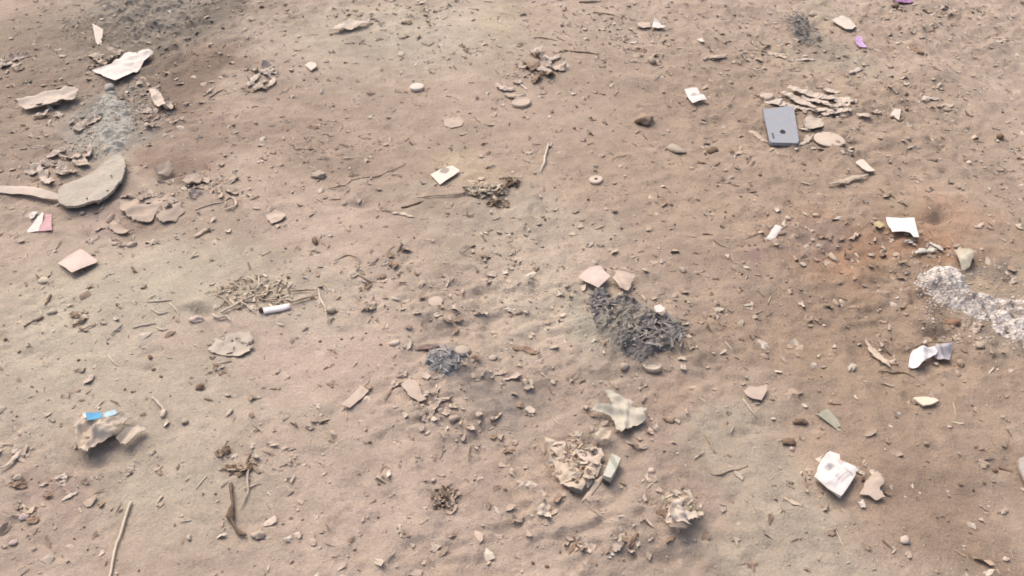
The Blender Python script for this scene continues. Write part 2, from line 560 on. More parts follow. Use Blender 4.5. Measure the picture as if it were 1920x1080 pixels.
def disc(name, px, py, wpx, mat, th=.004, dome=.0, hole=0.0, rim=.0, tilt=(0, 0), parent=None, up=.001):
    """round lid, cap, washer: diameter from the photo width"""
    mx, my = px_scale(px, py); R = wpx * mx * .5
    x, y = G(px, py, th)
    n = 28; rings = [(hole * R, th)] if hole else [(0.0, th + dome)]
    for k in (.35, .6, .8, .9, 1.0):
        if k > hole:
            zz = th + dome * (1 - k * k) + (rim if .85 < k < .95 else 0)
            rings.append((k * R * (.985 if k == 1 else 1), zz - (.0006 if k == 1 else 0)))
    rings.append((R, th * .45)); rings.append((R * .97, 0.0))
    if hole:
        rings.append((hole * R, 0.0)); rings.append((hole * R, th))
    v = []; f = []
    for (r, z) in rings:
        for j in range(n):
            a = 2 * math.pi * j / n
            rr = r * (1 + .02 * math.sin(3 * a + px))
            v.append((rr * math.cos(a), rr * math.sin(a), z))
    for i in range(len(rings) - 1):
        for j in range(n):
            f.append((i * n + j, i * n + (j + 1) % n, (i + 1) * n + (j + 1) % n, (i + 1) * n + j))
    if not hole:
        f.append(tuple((len(rings) - 1) * n + j for j in range(n)))
    me = mesh_from(name, v, [q[::-1] for q in f], mat, True)
    k = fit_plane(x + np.array([-R, R, 0, 0]), y + np.array([0, 0, -R, R]))
    o = link(name, me, None, (x, y, float(H(x, y)) + up))
    o.rotation_euler = (math.atan(k[1]) + tilt[1], -math.atan(k[0]) + tilt[0], 0)
    return o

# ------------------------------------------------------------------ the ground
def grow(a, b, step, far, k=1.35):
    mid = list(np.arange(a, b + 1e-9, step))
    lo = []; s = step; q = a
    while q > -far:
        s *= k; q -= s; lo.append(q)
    hi = []; s = step; q = mid[-1]
    while q < far:
        s *= k; q += s; hi.append(q)
    return np.array(lo[::-1] + mid + hi)

xs = grow(-1.95, 1.95, .0056, 90)
near = list(np.arange(.44, 1.15, .0040)); mid_ = list(np.arange(1.15, 1.8, .0055)); far_ = list(np.arange(1.8, 2.95, .0080)) + list(np.arange(2.95, 4.6, .016))
g0 = grow(.44, .45, .0056, 90); g0 = [q for q in g0 if q < .438]
g1 = []; s_ = .016; q_ = far_[-1]
while q_ < 90:
    s_ *= 1.35; q_ += s_; g1.append(q_)
ys = np.array(g0 + near + mid_ + far_ + g1)
GX, GY = np.meshgrid(xs, ys)
GZ = H(GX.ravel(), GY.ravel())
nx, ny = len(xs), len(ys)

# colours of the soil itself: dry pink-beige dust, pale grey-beige dust, damp brown earth, grey ash, burnt-orange clay
BASE = C(203, 176, 158)
PATCH = [  # photo x, y, radii px, apparent colour, strength
    (1450, 300, 420, 330, (188, 159, 137), .75), (1720, 640, 230, 330, (180, 150, 127), .8), (1500, 640, 200, 80, (172, 143, 121), .55),
    (1790, 960, 130, 150, (177, 146, 124), .7), (1650, 870, 90, 50, (190, 158, 138), .5), (650, 240, 260, 80, (186, 158, 139), .7), (330, 230, 160, 70, (178, 150, 132), .75),
    (80, 220, 170, 150, (176, 150, 132), .7), (330, 130, 90, 60, (170, 143, 126), .7), (150, 80, 140, 60, (176, 152, 134), .6), (300, 300, 60, 26, (172, 140, 124), .6), (200, 420, 90, 26, (184, 152, 136), .5),
    (270, 34, 170, 66, (146, 134, 121), .9), (90, 60, 130, 70, (168, 145, 128), .6), (400, 90, 60, 40, (172, 146, 130), .5), (345, 125, 100, 62, (152, 126, 109), .8), (290, 165, 80, 40, (158, 132, 116), .7), (110, 150, 90, 40, (160, 136, 120), .6), (290, 300, 70, 24, (160, 132, 116), .6), (180, 410, 90, 20, (166, 138, 122), .6), (205, 228, 74, 96, (180, 170, 158), .9), (200, 275, 36, 40, (190, 180, 166), .7), (220, 180, 60, 24, (160, 146, 134), .5),
    (750, 50, 230, 70, (207, 188, 168), .85), (900, 20, 60, 60, (212, 190, 172), .6), (60, 620, 210, 200, (206, 188, 167), .8), (330, 540, 220, 90, (207, 191, 169), .8), (250, 760, 240, 110, (206, 188, 167), .7), (300, 950, 190, 110, (205, 187, 165), .7),
    (620, 430, 120, 70, (212, 184, 168), .6), (560, 660, 140, 80, (212, 182, 166), .8), (600, 560, 150, 60, (208, 188, 168), .5), (1010, 470, 160, 120, (208, 187, 167), .7),
    (1080, 420, 80, 50, (205, 184, 166), .5), (1450, 880, 150, 80, (200, 180, 160), .8), (1440, 1000, 200, 80, (198, 178, 158), .8), (900, 880, 120, 70, (192, 162, 140), .5), (880, 1040, 110, 40, (188, 160, 138), .6),
    (730, 900, 180, 100, (208, 178, 162), .5), (1620, 436, 115, 66, (194, 144, 112), .85), (1720, 392, 60, 24, (200, 156, 130), .6), (1545, 430, 50, 34, (172, 150, 140), .6), (1640, 395, 34, 26, (176, 164, 146), .5),
    (1700, 480, 60, 26, (168, 146, 122), .5), (1860, 470, 70, 50, (182, 152, 118), .5), (1502, 56, 38, 44, (138, 127, 119), .85), (1550, 80, 46, 30, (182, 168, 150), .7), (1580, 20, 60, 26, (190, 172, 150), .5), (1500, 130, 60, 26, (200, 180, 156), .6),
    (860, 300, 60, 30, (206, 182, 150), .5), (930, 330, 60, 30, (206, 182, 150), .5), (830, 355, 60, 16, (200, 184, 164), .6), (1420, 440, 16, 12, (196, 150, 150), .6), (1215, 625, 112, 78, (146, 134, 124), .8), (1150, 570, 60, 50, (170, 160, 144), .5),
    (832, 676, 58, 38, (160, 146, 138), .7), (1250, 850, 70, 30, (200, 164, 152), .5), (1100, 560, 30, 30, (182, 178, 158), .4), (25, 980, 60, 80, (190, 160, 148), .6), (60, 900, 70, 50, (186, 164, 146), .5), (90, 420, 40, 24, (206, 174, 166), .5),
    (380, 620, 40, 26, (212, 180, 166), .6), (1310, 790, 80, 30, (202, 164, 138), .4), (1880, 600, 80, 60, (178, 158, 138), .6), (1780, 480, 60, 30, (180, 166, 150), .5), (1860, 520, 50, 30, (186, 162, 134), .5), (950, 30, 30, 40, (208, 184, 152), .4),
    (190, 780, 60, 20, (212, 182, 166), .3), (1750, 250, 160, 60, (190, 162, 140), .4), (1600, 160, 120, 40, (186, 158, 136), .5), (1000, 200, 200, 60, (198, 170, 151), .5), (1900, 900, 40, 120, (184, 158, 140), .5),
]
def soil_colour(x, y):
    n1 = fbm(x * 2.2, y * 2.2, 51, 4); n2 = fbm(x * 2.2 + 40, y * 2.2, 55, 4)
    n3 = fbm(x * 9, y * 9, 58, 4, .6); n4 = fbm(x * 9 + 31, y * 9, 64, 4, .6)
    wx = x + .085 * n1 + .04 * n3; wy = y + .085 * n2 + .04 * n4
    c = np.tile(np.array(BASE), (len(x), 1))
    far = smooth(.0, .5, n1)[:, None]
    c = c * (1 - .35 * far) + np.array(C(188, 160, 140)) * .35 * far
    for (px, py, rx, ry, rgb, k) in PATCH:
        gx, gy = plane_hit(px, py); sx, sy = px_scale(px, py)
        w = np.exp(-(((wx - gx) / (rx * sx)) ** 2 + ((wy - gy) / (ry * sy)) ** 2) ** 1.3)[:, None] * k
        c = c * (1 - w) + np.array(C(*rgb)) * w
    hue = np.array(C(193, 168, 148)); lum = (c @ np.array((.3, .55, .15))) / (hue @ np.array((.3, .55, .15)))
    c = .8 * c + .2 * lum[:, None] * hue                     # one soil, so its tints stay close together
    m = 1 + .085 * n3 + .06 * fbm(x * 30, y * 30, 81, 3, .6)
    return np.clip(c * m[:, None] * np.array((.985, 1.015, 1.025)), 0, 1)

gc = soil_colour(GX.ravel(), GY.ravel())
gm = bpy.data.meshes.new('ground')
gv = np.column_stack([GX.ravel(), GY.ravel(), GZ]).astype(np.float32)
ii, jj = np.meshgrid(np.arange(nx - 1), np.arange(ny - 1))
q0 = (jj * nx + ii).ravel()
gf = np.column_stack([q0, q0 + 1, q0 + nx + 1, q0 + nx]).astype(np.int32)
gm.vertices.add(len(gv)); gm.vertices.foreach_set('co', gv.ravel())
gm.loops.add(gf.size); gm.loops.foreach_set('vertex_index', gf.ravel())
gm.polygons.add(len(gf)); gm.polygons.foreach_set('loop_start', np.arange(len(gf), dtype=np.int32) * 4)
gm.polygons.foreach_set('use_smooth', np.ones(len(gf), bool))
gm.update(calc_edges=True)
ga = gm.color_attributes.new('Col', 'FLOAT_COLOR', 'POINT')
g4 = np.ones((len(gv), 4), np.float32); g4[:, :3] = gc
ga.data.foreach_set('color', g4.ravel())

mt, nt, n, l, p = new_mat('dusty_soil')
at = n.new('ShaderNodeAttribute'); at.attribute_name = 'Col'
co = n.new('ShaderNodeTexCoord').outputs['Object']
f1 = ramp(n, l, noise(n, l, co, 34, 6, .65), .3, .7, .90, 1.09)
f2 = ramp(n, l, noise(n, l, co, 240, 5, .7), .28, .72, .83, 1.15)
mm = n.new('ShaderNodeMath'); mm.operation = 'MULTIPLY'; l.new(f1, mm.inputs[0]); l.new(f2, mm.inputs[1])
sp = n.new('ShaderNodeTexVoronoi'); sp.inputs['Scale'].default_value = 75; l.new(co, sp.inputs['Vector'])
spk = ramp(n, l, sp.outputs['Distance'], .06, .16, 0, 1)                     # sparse darker grains
sel = ramp(n, l, noise(n, l, co, 46, 3), .52, .62, 0, .45)
s2 = n.new('ShaderNodeMath'); s2.operation = 'SUBTRACT'; s2.inputs[0].default_value = 1; l.new(spk, s2.inputs[1])
s3 = n.new('ShaderNodeMath'); s3.operation = 'MULTIPLY'; l.new(s2.outputs[0], s3.inputs[0]); l.new(sel, s3.inputs[1])
cc = n.new('ShaderNodeCombineColor')
for i in range(3):
    l.new(mm.outputs[0], cc.inputs[i])
col = mixrgb(n, l, 'MULTIPLY', 1.0, at.outputs['Color'], cc.outputs[0])
col = mixrgb(n, l, 'MIX', s3.outputs[0], col, C(128, 100, 80))
l.new(col, p.inputs['Base Color'])
p.inputs['Roughness'].default_value = .95
p.inputs['Specular IOR Level'].default_value = .12
b1 = n.new('ShaderNodeBump'); b1.inputs['Strength'].default_value = .7; b1.inputs['Distance'].default_value = .005
l.new(noise(n, l, co, 150, 6, .7), b1.inputs['Height'])
b2 = n.new('ShaderNodeBump'); b2.inputs['Strength'].default_value = .7; b2.inputs['Distance'].default_value = .002
l.new(noise(n, l, co, 420, 3, .6), b2.inputs['Height']); l.new(b1.outputs[0], b2.inputs['Normal'])
l.new(b2.outputs[0], p.inputs['Normal'])
gm.materials.append(mt)
ground = link('ground', gm); ground['kind'] = 'structure'
ground['label'] = 'dry trampled pink-beige dirt ground strewn with litter'

# ------------------------------------------------------------------ materials of the litter
PAPER = M('white_paper', W_(250, 240, 232), dust=.14, rough=.8, bump=.2, var=.04)
CARD = M('cream_card', W_(244, 230, 216, 1.45), dust=.2, rough=.8, bump=.2, var=.08)
PINK = M('dusty_pink_card', W_(240, 218, 206, 1.5), dust=.18, rough=.85, bump=.12, var=.07)
TANC = M('tan_card', C(220, 195, 177), dust=.3, rough=.9, bump=.2, var=.1)
LEAF = M('dry_leaf', C(222, 198, 176), dust=.25, rough=.85, bump=.35, bscale=180, var=.14)
LEAFP = M('pale_dry_leaf', C(234, 211, 193), dust=.2, rough=.85, bump=.3, bscale=180, var=.12)
LEAFO = M('olive_dry_leaf', C(214, 195, 177), dust=.22, rough=.85, bump=.3, bscale=160, var=.12)
LEAFD = M('brown_dry_leaf', C(168, 138, 114), dust=.25, rough=.85, bump=.35, bscale=180, var=.2)
DARKL = M('dark_withered_leaf', C(134, 108, 90), dust=.2, rough=.85, bump=.35, bscale=180, var=.2)
STRAW = M('pale_straw', C(236, 214, 190), dust=.15, rough=.7, bump=.15, bscale=400, var=.12)
TWIG = M('brown_twig', C(140, 112, 90), dust=.25, rough=.9, bump=.4, bscale=300, var=.25)
TWIGL = M('weathered_twig', C(190, 166, 144), dust=.25, rough=.9, bump=.4, bscale=300, var=.2)
STONE = M('dusty_stone', C(206, 184, 166), dust=.35, rough=.92, bump=.4, bscale=5, var=.14)
STONEW = M('pale_pebble', W_(232, 214, 198, 1.5), dust=.3, rough=.85, bump=.3, bscale=5, var=.1)
CLOD = M('earth_clod', C(186, 156, 134), dust=.4, rough=.95, bump=.5, bscale=6, var=.2)
DARK = M('dark_clod', C(140, 112, 92), dust=.25, rough=.95, bump=.5, bscale=6, var=.25)
CRUST = M('mud_crust', C(204, 180, 163), dust=.3, rough=.95, bump=.5, bscale=120, var=.1)

def put(o, label, cat, group=None):
    return tag(o, label, cat, group)

# ================================================================== paper, card and plastic litter
put(sheet('paper_sheet', [(172, 131), (210, 122), (225, 112), (233, 101), (242, 95), (270, 94), (283, 96), (289, 101), (275, 115), (260, 127), (240, 141), (217, 157), (197, 144)],
          PAPER, lift=.006, wr=.0026, ws=36, curls=[(285, 99, .03, .006), (217, 155, .03, .004)], folds=[(228, 106, 252, 132, -.003, .02), (205, 126, 262, 104, .003, .012)], res=.004),
    'large creased white paper sheet lying on the grey ash', 'paper')
put(sheet('paper_scrap', [(175, 50), (182, 53), (195, 60), (190, 72), (185, 84), (178, 73)], CARD, lift=.006, wr=.0015, ws=40, tilt=(.1, .25)),
    'small pale kite-shaped scrap standing above the large white paper sheet', 'paper')
o = empty('folded_wrapper', (*G(72, 418), float(H(*G(72, 418)))), 'small folded wrapper, half white and half pink, below the round grey-green slab', 'wrapper')
sheet('white_fold', [(45, 432), (60, 420), (72, 406), (80, 399), (83, 402), (80, 415), (72, 432)], PAPER, lift=.003, wr=.001, parent=o, tilt=(.1, .1), res=.005)
sheet('pink_fold', [(72, 433), (80, 415), (84, 400), (96, 399), (97, 416), (98, 433)], M('pink_foil', W_(220, 172, 178, 1.5), dust=.2, rough=.6), lift=.002, wr=.001, parent=o, res=.005)
sheet('torn_flap', [(53, 405), (62, 397), (72, 396), (66, 404), (58, 412)], PAPER, lift=.004, wr=.002, parent=o, res=.005)
put(sheet('card', [(108, 493), (130, 479), (150, 468), (160, 471), (172, 480), (184, 490), (160, 505), (137, 517)], PINK, lift=.005, wr=.0012, ws=30, curls=[(137, 516, .03, .006)], res=.006),
    'pale pink square card lying alone on the pale dust at the left edge', 'card')
put(sheet('card', [(807, 328), (828, 318), (848, 309), (863, 322), (845, 333), (825, 345)], M('spotted_card', W_(250, 236, 222), attr=True, dust=.06, bump=.08, var=.04), lift=.005, wr=.0008, ws=30, tilt=(0, .05), res=.0035,
          cols=lambda x, y, q=G(834, 326): C(182, 166, 152) if ((x - q[0]) / .010) ** 2 + ((y - q[1]) / .013) ** 2 < 1 + .5 * float(vn(x * 150, y * 150, 3)) else W_(250, 236, 222)),
    'cream rectangular card with a grey spot above the dry weed', 'card')
put(sheet('card', [(498, 403), (515, 394), (530, 398), (537, 406), (528, 413), (510, 420), (502, 412)], TANC, lift=.003, wr=.0018, ws=40, torn=.001),
    'dusty tan card half sunk in the pinkish soil', 'card')
put(sheet('card', [(640, 762), (658, 742), (676, 722), (692, 733), (675, 750), (656, 766)], TANC, lift=.003, wr=.0012, ws=40),
    'dusty tan rectangle of card left of the small grey burnt tuft', 'card')
put(sheet('paper_square', [(1283, 170), (1296, 168), (1307, 167), (1313, 177), (1325, 189), (1311, 190), (1298, 196), (1290, 183)], M('printed_paper', W_(252, 242, 236), attr=True, dust=.05, bump=.08, var=.04), lift=.008, wr=.0012, ws=30, curls=[(1322, 189, .018, .006)], tilt=(0, .06), res=.004,
          cols=lambda x, y, q=G(1307, 184): C(196, 182, 178) if abs(x - q[0]) < .016 and abs(y - q[1]) < .012 and vn(x * 130, y * 130, 9) > -.1 else W_(252, 242, 236)),
    'small white paper square with faint grey print, alone in the brown soil', 'paper')
put(sheet('paper_scrap', [(1222, 52), (1226, 40), (1232, 41), (1240, 46), (1249, 52), (1236, 54)], PAPER, lift=.006, wr=.002, ws=40, curls=[(1226, 40, .02, .012)], res=.006),
    'folded white paper scrap near the top of the picture', 'paper')
put(sheet('card_scrap', [(1194, 44), (1204, 40), (1218, 44), (1220, 51), (1207, 54), (1197, 50)], TANC, lift=.004, wr=.002, ws=40, res=.006),
    'dusty tan scrap beside the folded white paper scrap', 'card')
put(sheet('card', [(1560, 37), (1570, 33), (1578, 31), (1592, 39), (1606, 47), (1598, 54), (1586, 54), (1572, 46)], CARD, lift=.007, wr=.0008, ws=30, th=.0014, tilt=(0, .04), res=.007),
    'cream card beside the ash tuft at the top', 'card')
put(sheet('plastic_scrap', [(1603, 73), (1609, 69), (1615, 71), (1619, 79), (1626, 87), (1611, 88), (1605, 82)], M('lilac_film', W_(226, 186, 230, 1.5), dust=.08, rough=.5), lift=.006, wr=.003, ws=40, res=.006),
    'small lilac plastic scrap below the cream card', 'plastic')
put(sheet('plastic_scrap', [(1676, 4), (1684, -4), (1706, -6), (1712, 3), (1696, 6)], M('purple_film', W_(172, 122, 176, 1.5), dust=.2, rough=.5), lift=.004, wr=.002, ws=40, res=.007),
    'muted purple plastic scrap cut by the top edge', 'plastic')
put(sheet('card', [(1660, 410), (1688, 410), (1713, 410), (1718, 428), (1722, 447), (1712, 446), (1706, 437), (1693, 435), (1672, 437), (1666, 423)], M('clean_paper', W_(254, 248, 244, 1.4), dust=.06, bump=.15, var=.03), lift=.009, wr=.0014, ws=30, tilt=(.0, .02), res=.0045),
    'bright white paper card propped on grey dust beside the orange clay', 'card')
put(tube('paper_roll', [(1462, 420), (1444, 446)], 7.5, PAPER, sides=12, flat=.3, jit=.03, taper=(1, 1), bend=0),
    'short white rolled paper between the purple-grey soil and pink stain', 'paper')
put(sheet('card_chip', [(1604, 304), (1611, 301), (1618, 300), (1629, 311), (1641, 322), (1626, 325), (1615, 315)], CARD, lift=.005, th=.0016, wr=.0006, res=.006),
    'small cream chip at the end of the broken stick', 'card')
put(sheet('card_chip', [(1712, 746), (1732, 743), (1752, 744), (1760, 752), (1748, 758), (1731, 760)], M('yellow_card', W_(246, 230, 206), dust=.05, var=.06), lift=.004, th=.003, wr=.0006, res=.005),
    'thick cream-yellow chip on brown soil below the silver wrapper', 'card')
put(sheet('plastic_chip', [(1533, 778), (1541, 773), (1551, 769), (1562, 776), (1570, 786), (1577, 797), (1568, 801), (1550, 790)], M('green_plastic', W_(196, 194, 172, 1.6), dust=.15, rough=.5), lift=.003, th=.0018, wr=.0005, tilt=(-.05, .1), res=.004),
    'pale green triangular chip with a dark lower edge', 'plastic')
put(sheet('card', [(1083, 519), (1096, 510), (1106, 504), (1125, 502), (1136, 511), (1145, 521), (1133, 531), (1122, 538), (1102, 530)], PINK, lift=.010, wr=.0012, ws=26, tilt=(0, .10), curls=[(1122, 538, .02, .004)], res=.005),
    'larger pale pink card above the big grey burnt clump', 'card')
put(sheet('card', [(1148, 522), (1157, 509), (1174, 511), (1191, 512), (1187, 527), (1178, 542), (1162, 537)], M('mottled_card', C(232, 204, 184), dust=.3, var=.14), lift=.010, wr=.0016, ws=40, tilt=(0, .08), torn=.0012, res=.005),
    'smaller mottled cream card touching the pale pink card', 'card')
put(sheet('card', [(1395, 733), (1404, 724), (1420, 726), (1438, 724), (1436, 736), (1428, 750), (1410, 746), (1400, 742)], TANC, lift=.006, wr=.0015, ws=40, tilt=(0, .08)),
    'small tan card scrap above a pale stick', 'card')
put(sheet('chip', [(572, 122), (580, 116), (592, 117), (594, 126), (583, 132)], CARD, lift=.004, th=.002, wr=.0006, res=.006), 'little pale square chip near the top left leaf cluster', 'chip')
put(sheet('chip', [(1670, 213), (1677, 205), (1689, 207), (1686, 224), (1674, 220)], CARD, lift=.004, th=.002, wr=.001, res=.006), 'pale square chip right of the bark strips', 'chip')
put(sheet('chip', [(1307, 74), (1315, 71), (1322, 79), (1314, 79)], CARD, lift=.003, th=.002, wr=.001, res=.006), 'tiny pale chip above the printed paper square', 'chip')
put(sheet('chip', [(1225, 580), (1236, 573), (1249, 579), (1240, 587), (1230, 586)], PAPER, lift=.016, wr=.002, ws=60, torn=.001), 'torn white scrap on the far side of the big burnt clump', 'paper')
put(sheet('board_corner', [(1909, 862), (1912, 876), (1918, 892), (1928, 912), (1970, 930), (1975, 870), (1935, 848)], M('grey_white_board', C(206, 190, 178), dust=.3), lift=.010, th=.004, wr=.001, res=.008), 'pale board corner cut by the right edge', 'board')
put(sheet('half_buried_plate', [(832, 226), (842, 221), (860, 219), (870, 226), (866, 236), (846, 240), (834, 236)], TANC, lift=.0008, wr=.0012, res=.006), 'faint pinkish plate half buried in the far soil', 'plate')

# printed packet
pk = empty('printed_packet', (*G(1568, 892), float(H(*G(1568, 892)))), 'white flattened packet with grey print lines at the lower right', 'packet')
a0 = np.array(G(1541, 862)); a1 = np.array(G(1528, 892)); a2 = np.array(G(1577, 929))
ux = (a2 - a1) / np.linalg.norm(a2 - a1); uy = np.array([-ux[1], ux[0]])
Wp = np.linalg.norm(a2 - a1)
def packet_col(x, y):
    d = np.array([x, y]) - a1; u = d @ ux / Wp; v = d @ uy / Wp
    white, grey, pink = W_(253, 246, 242), W_(188, 180, 182), W_(240, 214, 210)
    if .06 < u < .30 and .22 < v < .62:                     # dark printed block near the left edge
        t = math.exp(-(((u - .17) / .12) ** 4 + ((v - .42) / .2) ** 4)) * (.55 + .3 * float(vn(u * 12, v * 12, 4)))
        return tuple(a * (1 - t) + b * t for a, b in zip(white, W_(140, 132, 136)))
    for k, (c0, c1) in enumerate(((.40, .45), (.50, .58), (.64, .69), (.76, .80))):
        if c0 < u < c1 and .16 < v < .66:
            t = .35 + .35 * float(vn(u * 6, v * 7, 7 + k))
            return tuple(a * (1 - t) + b * t for a, b in zip(white, W_(150, 142, 146)))
    if .20 < u < .40 and v > .78:
        return pink
    if .50 < u < .90 and .70 < v < .76:
        return W_(212, 206, 194)
    return white
PKP = plane_of([(1528, 893), (1557, 848), (1605, 888), (1577, 930)], (.02, .05))
sheet('front', [(1527, 892), (1532, 884), (1534, 874), (1541, 861), (1550, 850), (1556, 846), (1574, 852), (1575, 861), (1590, 870), (1606, 880), (1604, 890), (1592, 910), (1577, 931), (1552, 911)],
      M('packet_print', W_(253, 248, 246), attr=True, dust=.12, bump=.15, var=.05), lift=.009, th=.004, wr=.0016, ws=34, plane=PKP, parent=pk, cols=packet_col, res=.0016)
sheet('front_flap', [(1528, 893), (1531, 889), (1554, 906), (1579, 924), (1577, 931), (1553, 914)], PAPER, lift=.0125, th=.0016, wr=.0004, parent=pk, plane=PKP, res=.003)

# silver-white wrapper
fw = empty('foil_wrapper', (*G(1745, 665), float(H(*G(1745, 665)))), 'crumpled white and silver wrapper below the pale ash heap', 'wrapper')
sheet('white_end', [(1703, 687), (1706, 666), (1712, 658), (1735, 655), (1742, 646), (1760, 647), (1760, 656), (1754, 667), (1738, 676), (1722, 687)], M('white_foil', W_(250, 244, 242), dust=.04, rough=.4), lift=.008, th=.0008, wr=.004, ws=34, rigid=True, tilt=(0, .1), folds=[(1724, 660, 1722, 686, .006, .010)], parent=fw, res=.003)
sheet('silver_end', [(1752, 650), (1768, 646), (1784, 648), (1785, 662), (1780, 676), (1766, 678), (1756, 672), (1748, 668)], M('silver_foil', W_(194, 188, 194, 1.5), dust=.12, rough=.4), lift=.006, th=.0008, wr=.005, ws=40, rigid=True, parent=fw, folds=[(1752, 664, 1784, 652, .008, .012)], res=.003)

# ------------------------------------------------------------------ phone shell, discs, box, cigarette butt, slab
ph = empty('phone_shell', (*G(1465, 235), float(H(*G(1465, 235)))), 'grey-blue phone shell lying face down beside the bark strips', 'phone')
PX = [(1431, 206), (1433, 204), (1484, 201), (1487, 203), (1498.5, 262), (1496, 265), (1446, 267.5), (1443, 265)]
PHM = M('grey_shell', W_(160, 167, 178, 1.35), dust=.25, rough=.45, bump=.06, var=.06, spec=.4)
PP = plane_of(PX, (0, .02))
sheet('body', PX, PHM, lift=.003, th=.008, wr=.0002, parent=ph, res=.006, plane=PP)
BLK = M('black_hole', C(40, 40, 48), dust=.05, rough=.4)
sheet('camera_lens', [(1462, 248), (1464.5, 245.5), (1469, 245.3), (1472.5, 247), (1472.5, 250.5), (1469.5, 252.7), (1465, 252.7), (1462, 251)], BLK, lift=.0106, th=.0012, wr=0, parent=ph, res=.004, plane=PP)
sheet('side_slot', [(1446, 249.5), (1449.5, 249), (1452.5, 260.5), (1449, 261.5)], M('dark_slot', C(128, 118, 116), dust=.1), lift=.0106, th=.001, wr=0, parent=ph, res=.004, plane=PP)
sheet('bumper_edge', [(1429.5, 206), (1431.5, 205.5), (1443.6, 265), (1446, 268.2), (1497, 265.6), (1497.5, 267), (1445, 270), (1441, 266)], M('dark_edge', C(120, 104, 96), dust=.2), lift=.001, th=.006, wr=0, parent=ph, res=.006, plane=PP)

put(disc('round_disc', 1555, 261, 58, M('cream_lid', C(232, 208, 188), dust=.2, rough=.6, bump=.05, var=.05), th=.0035, dome=.0015), 'smooth cream oval lid right of the phone shell', 'lid')
put(disc('round_disc', 782, 162, 27, CARD, th=.007, dome=.002), 'small pale round lid alone in the upper soil', 'lid')
put(disc('bottle_cap', 978, 191, 36, TANC, th=.006, dome=-.001, rim=.002), 'dusty tan bottle cap with raised rim below the leaf cluster', 'bottle cap')
put(disc('round_disc', 1440, 180, 22, TANC, th=.006, dome=.002), 'small dusty round lid at the left end of the bark strips', 'lid')
put(disc('washer', 1118, 336, 26, STONEW, th=.006, dome=0, hole=.26), 'pale ring washer with a dark centre hole', 'washer')
sr = put(disc('shell_ring', 1225, 687, 34, M('pale_shell', C(222, 204, 186), dust=.3), th=.006, dome=-.004, rim=.003, tilt=(-.1, .12)), 'oval pale shell at the foot of the big burnt clump', 'shell')
sr.scale = (1, .62, 1); sr.rotation_euler.z = -.35
put(disc('round_chip', 817, 565, 28, TANC, th=.004, dome=.001), 'dusty round chip in the faint straw right of the cigarette butt', 'chip')
put(disc('round_chip', 867, 657, 30, STONE, th=.008, dome=.003), 'pale round chip on the edge of the small burnt tuft', 'chip')

bx = empty('small_box', (*G(1147, 876), float(H(*G(1147, 876)))), 'small mint-white box beside the crumpled tan leaf mass', 'box')
sheet('box_face', [(1147, 851), (1156, 854), (1164, 860), (1155, 880), (1145, 899), (1138, 896), (1131, 891), (1139, 871)], M('mint_print', W_(214, 212, 198, 1.5), attr=True, dust=.06, var=.05, rough=.6), lift=.004, th=.012, wr=.0002, parent=bx, res=.002,
      cols=lambda x, y, q=G(1147, 876): W_(176, 182, 164, 1.5) if abs(x - q[0] + .25 * (y - q[1])) < .0035 and vn(x * 90, y * 90, 2) > -.3 else W_(218, 216, 202, 1.5))
sheet('box_end', [(1131, 892), (1138, 897), (1145, 900), (1143, 905), (1136, 902), (1129, 896)], M('dark_end', C(96, 90, 84), dust=.1), lift=.002, th=.008, wr=.0, parent=bx, res=.003)

cg = empty('cigarette_butt', (*G(517, 576), float(H(*G(517, 576)))), 'white cigarette butt lying among the straw', 'cigarette')
tube('paper_tube', [(493, 580), (543, 570)], 8, M('cigarette_paper', W_(252, 244, 238, 1.25), dust=.03, bump=.05, var=.03), sides=14, flat=.55, jit=.04, taper=(1, .95), bend=0, parent=cg)
tube('burnt_end', [(485, 581), (492, 580)], 5, M('burnt_tip', C(84, 72, 68), dust=.1, bump=.6), sides=9, jit=.4, taper=(.5, 1), bend=0, parent=cg)

sb = empty('round_slab', (*G(175, 340), float(H(*G(175, 340)))), 'rounded grey-green slab like a worn shoe sole at the left', 'slab')
SLP = [(112, 383), (124, 387), (138, 389), (152, 389), (170, 385), (187, 378), (203, 369), (216, 357), (227, 342), (233, 328), (236, 312), (233, 299), (228, 288), (214, 286), (204, 290), (192, 298), (180, 309), (166, 320), (150, 328), (132, 336), (116, 346), (108, 356), (108, 370)]
sheet('slab_body', SLP, M('grey_green_sole', C(203, 191, 176), dust=.45, rough=.9, bump=.8, bscale=90, var=.12), lift=.007, th=.005, wr=.0022, ws=16, tilt=(.045, -.03), curls=[(150, 330, .05, -.006)], parent=sb, res=.004, torn=.0014)
SPK = M('dark_speck', C(140, 122, 104), dust=.1)
for (qx, qy) in ((201, 356), (162, 370), (208, 328)):
    x, y = G(qx, qy, .02)
    k_ = rock_mesh('grit_grain', SPK, nxt(), 1)
    w_ = link('grit', k_, sb, Vector((x, y, float(H(x, y)) + .018)) - sb.location); w_.scale = (.0028, .0028, .002)

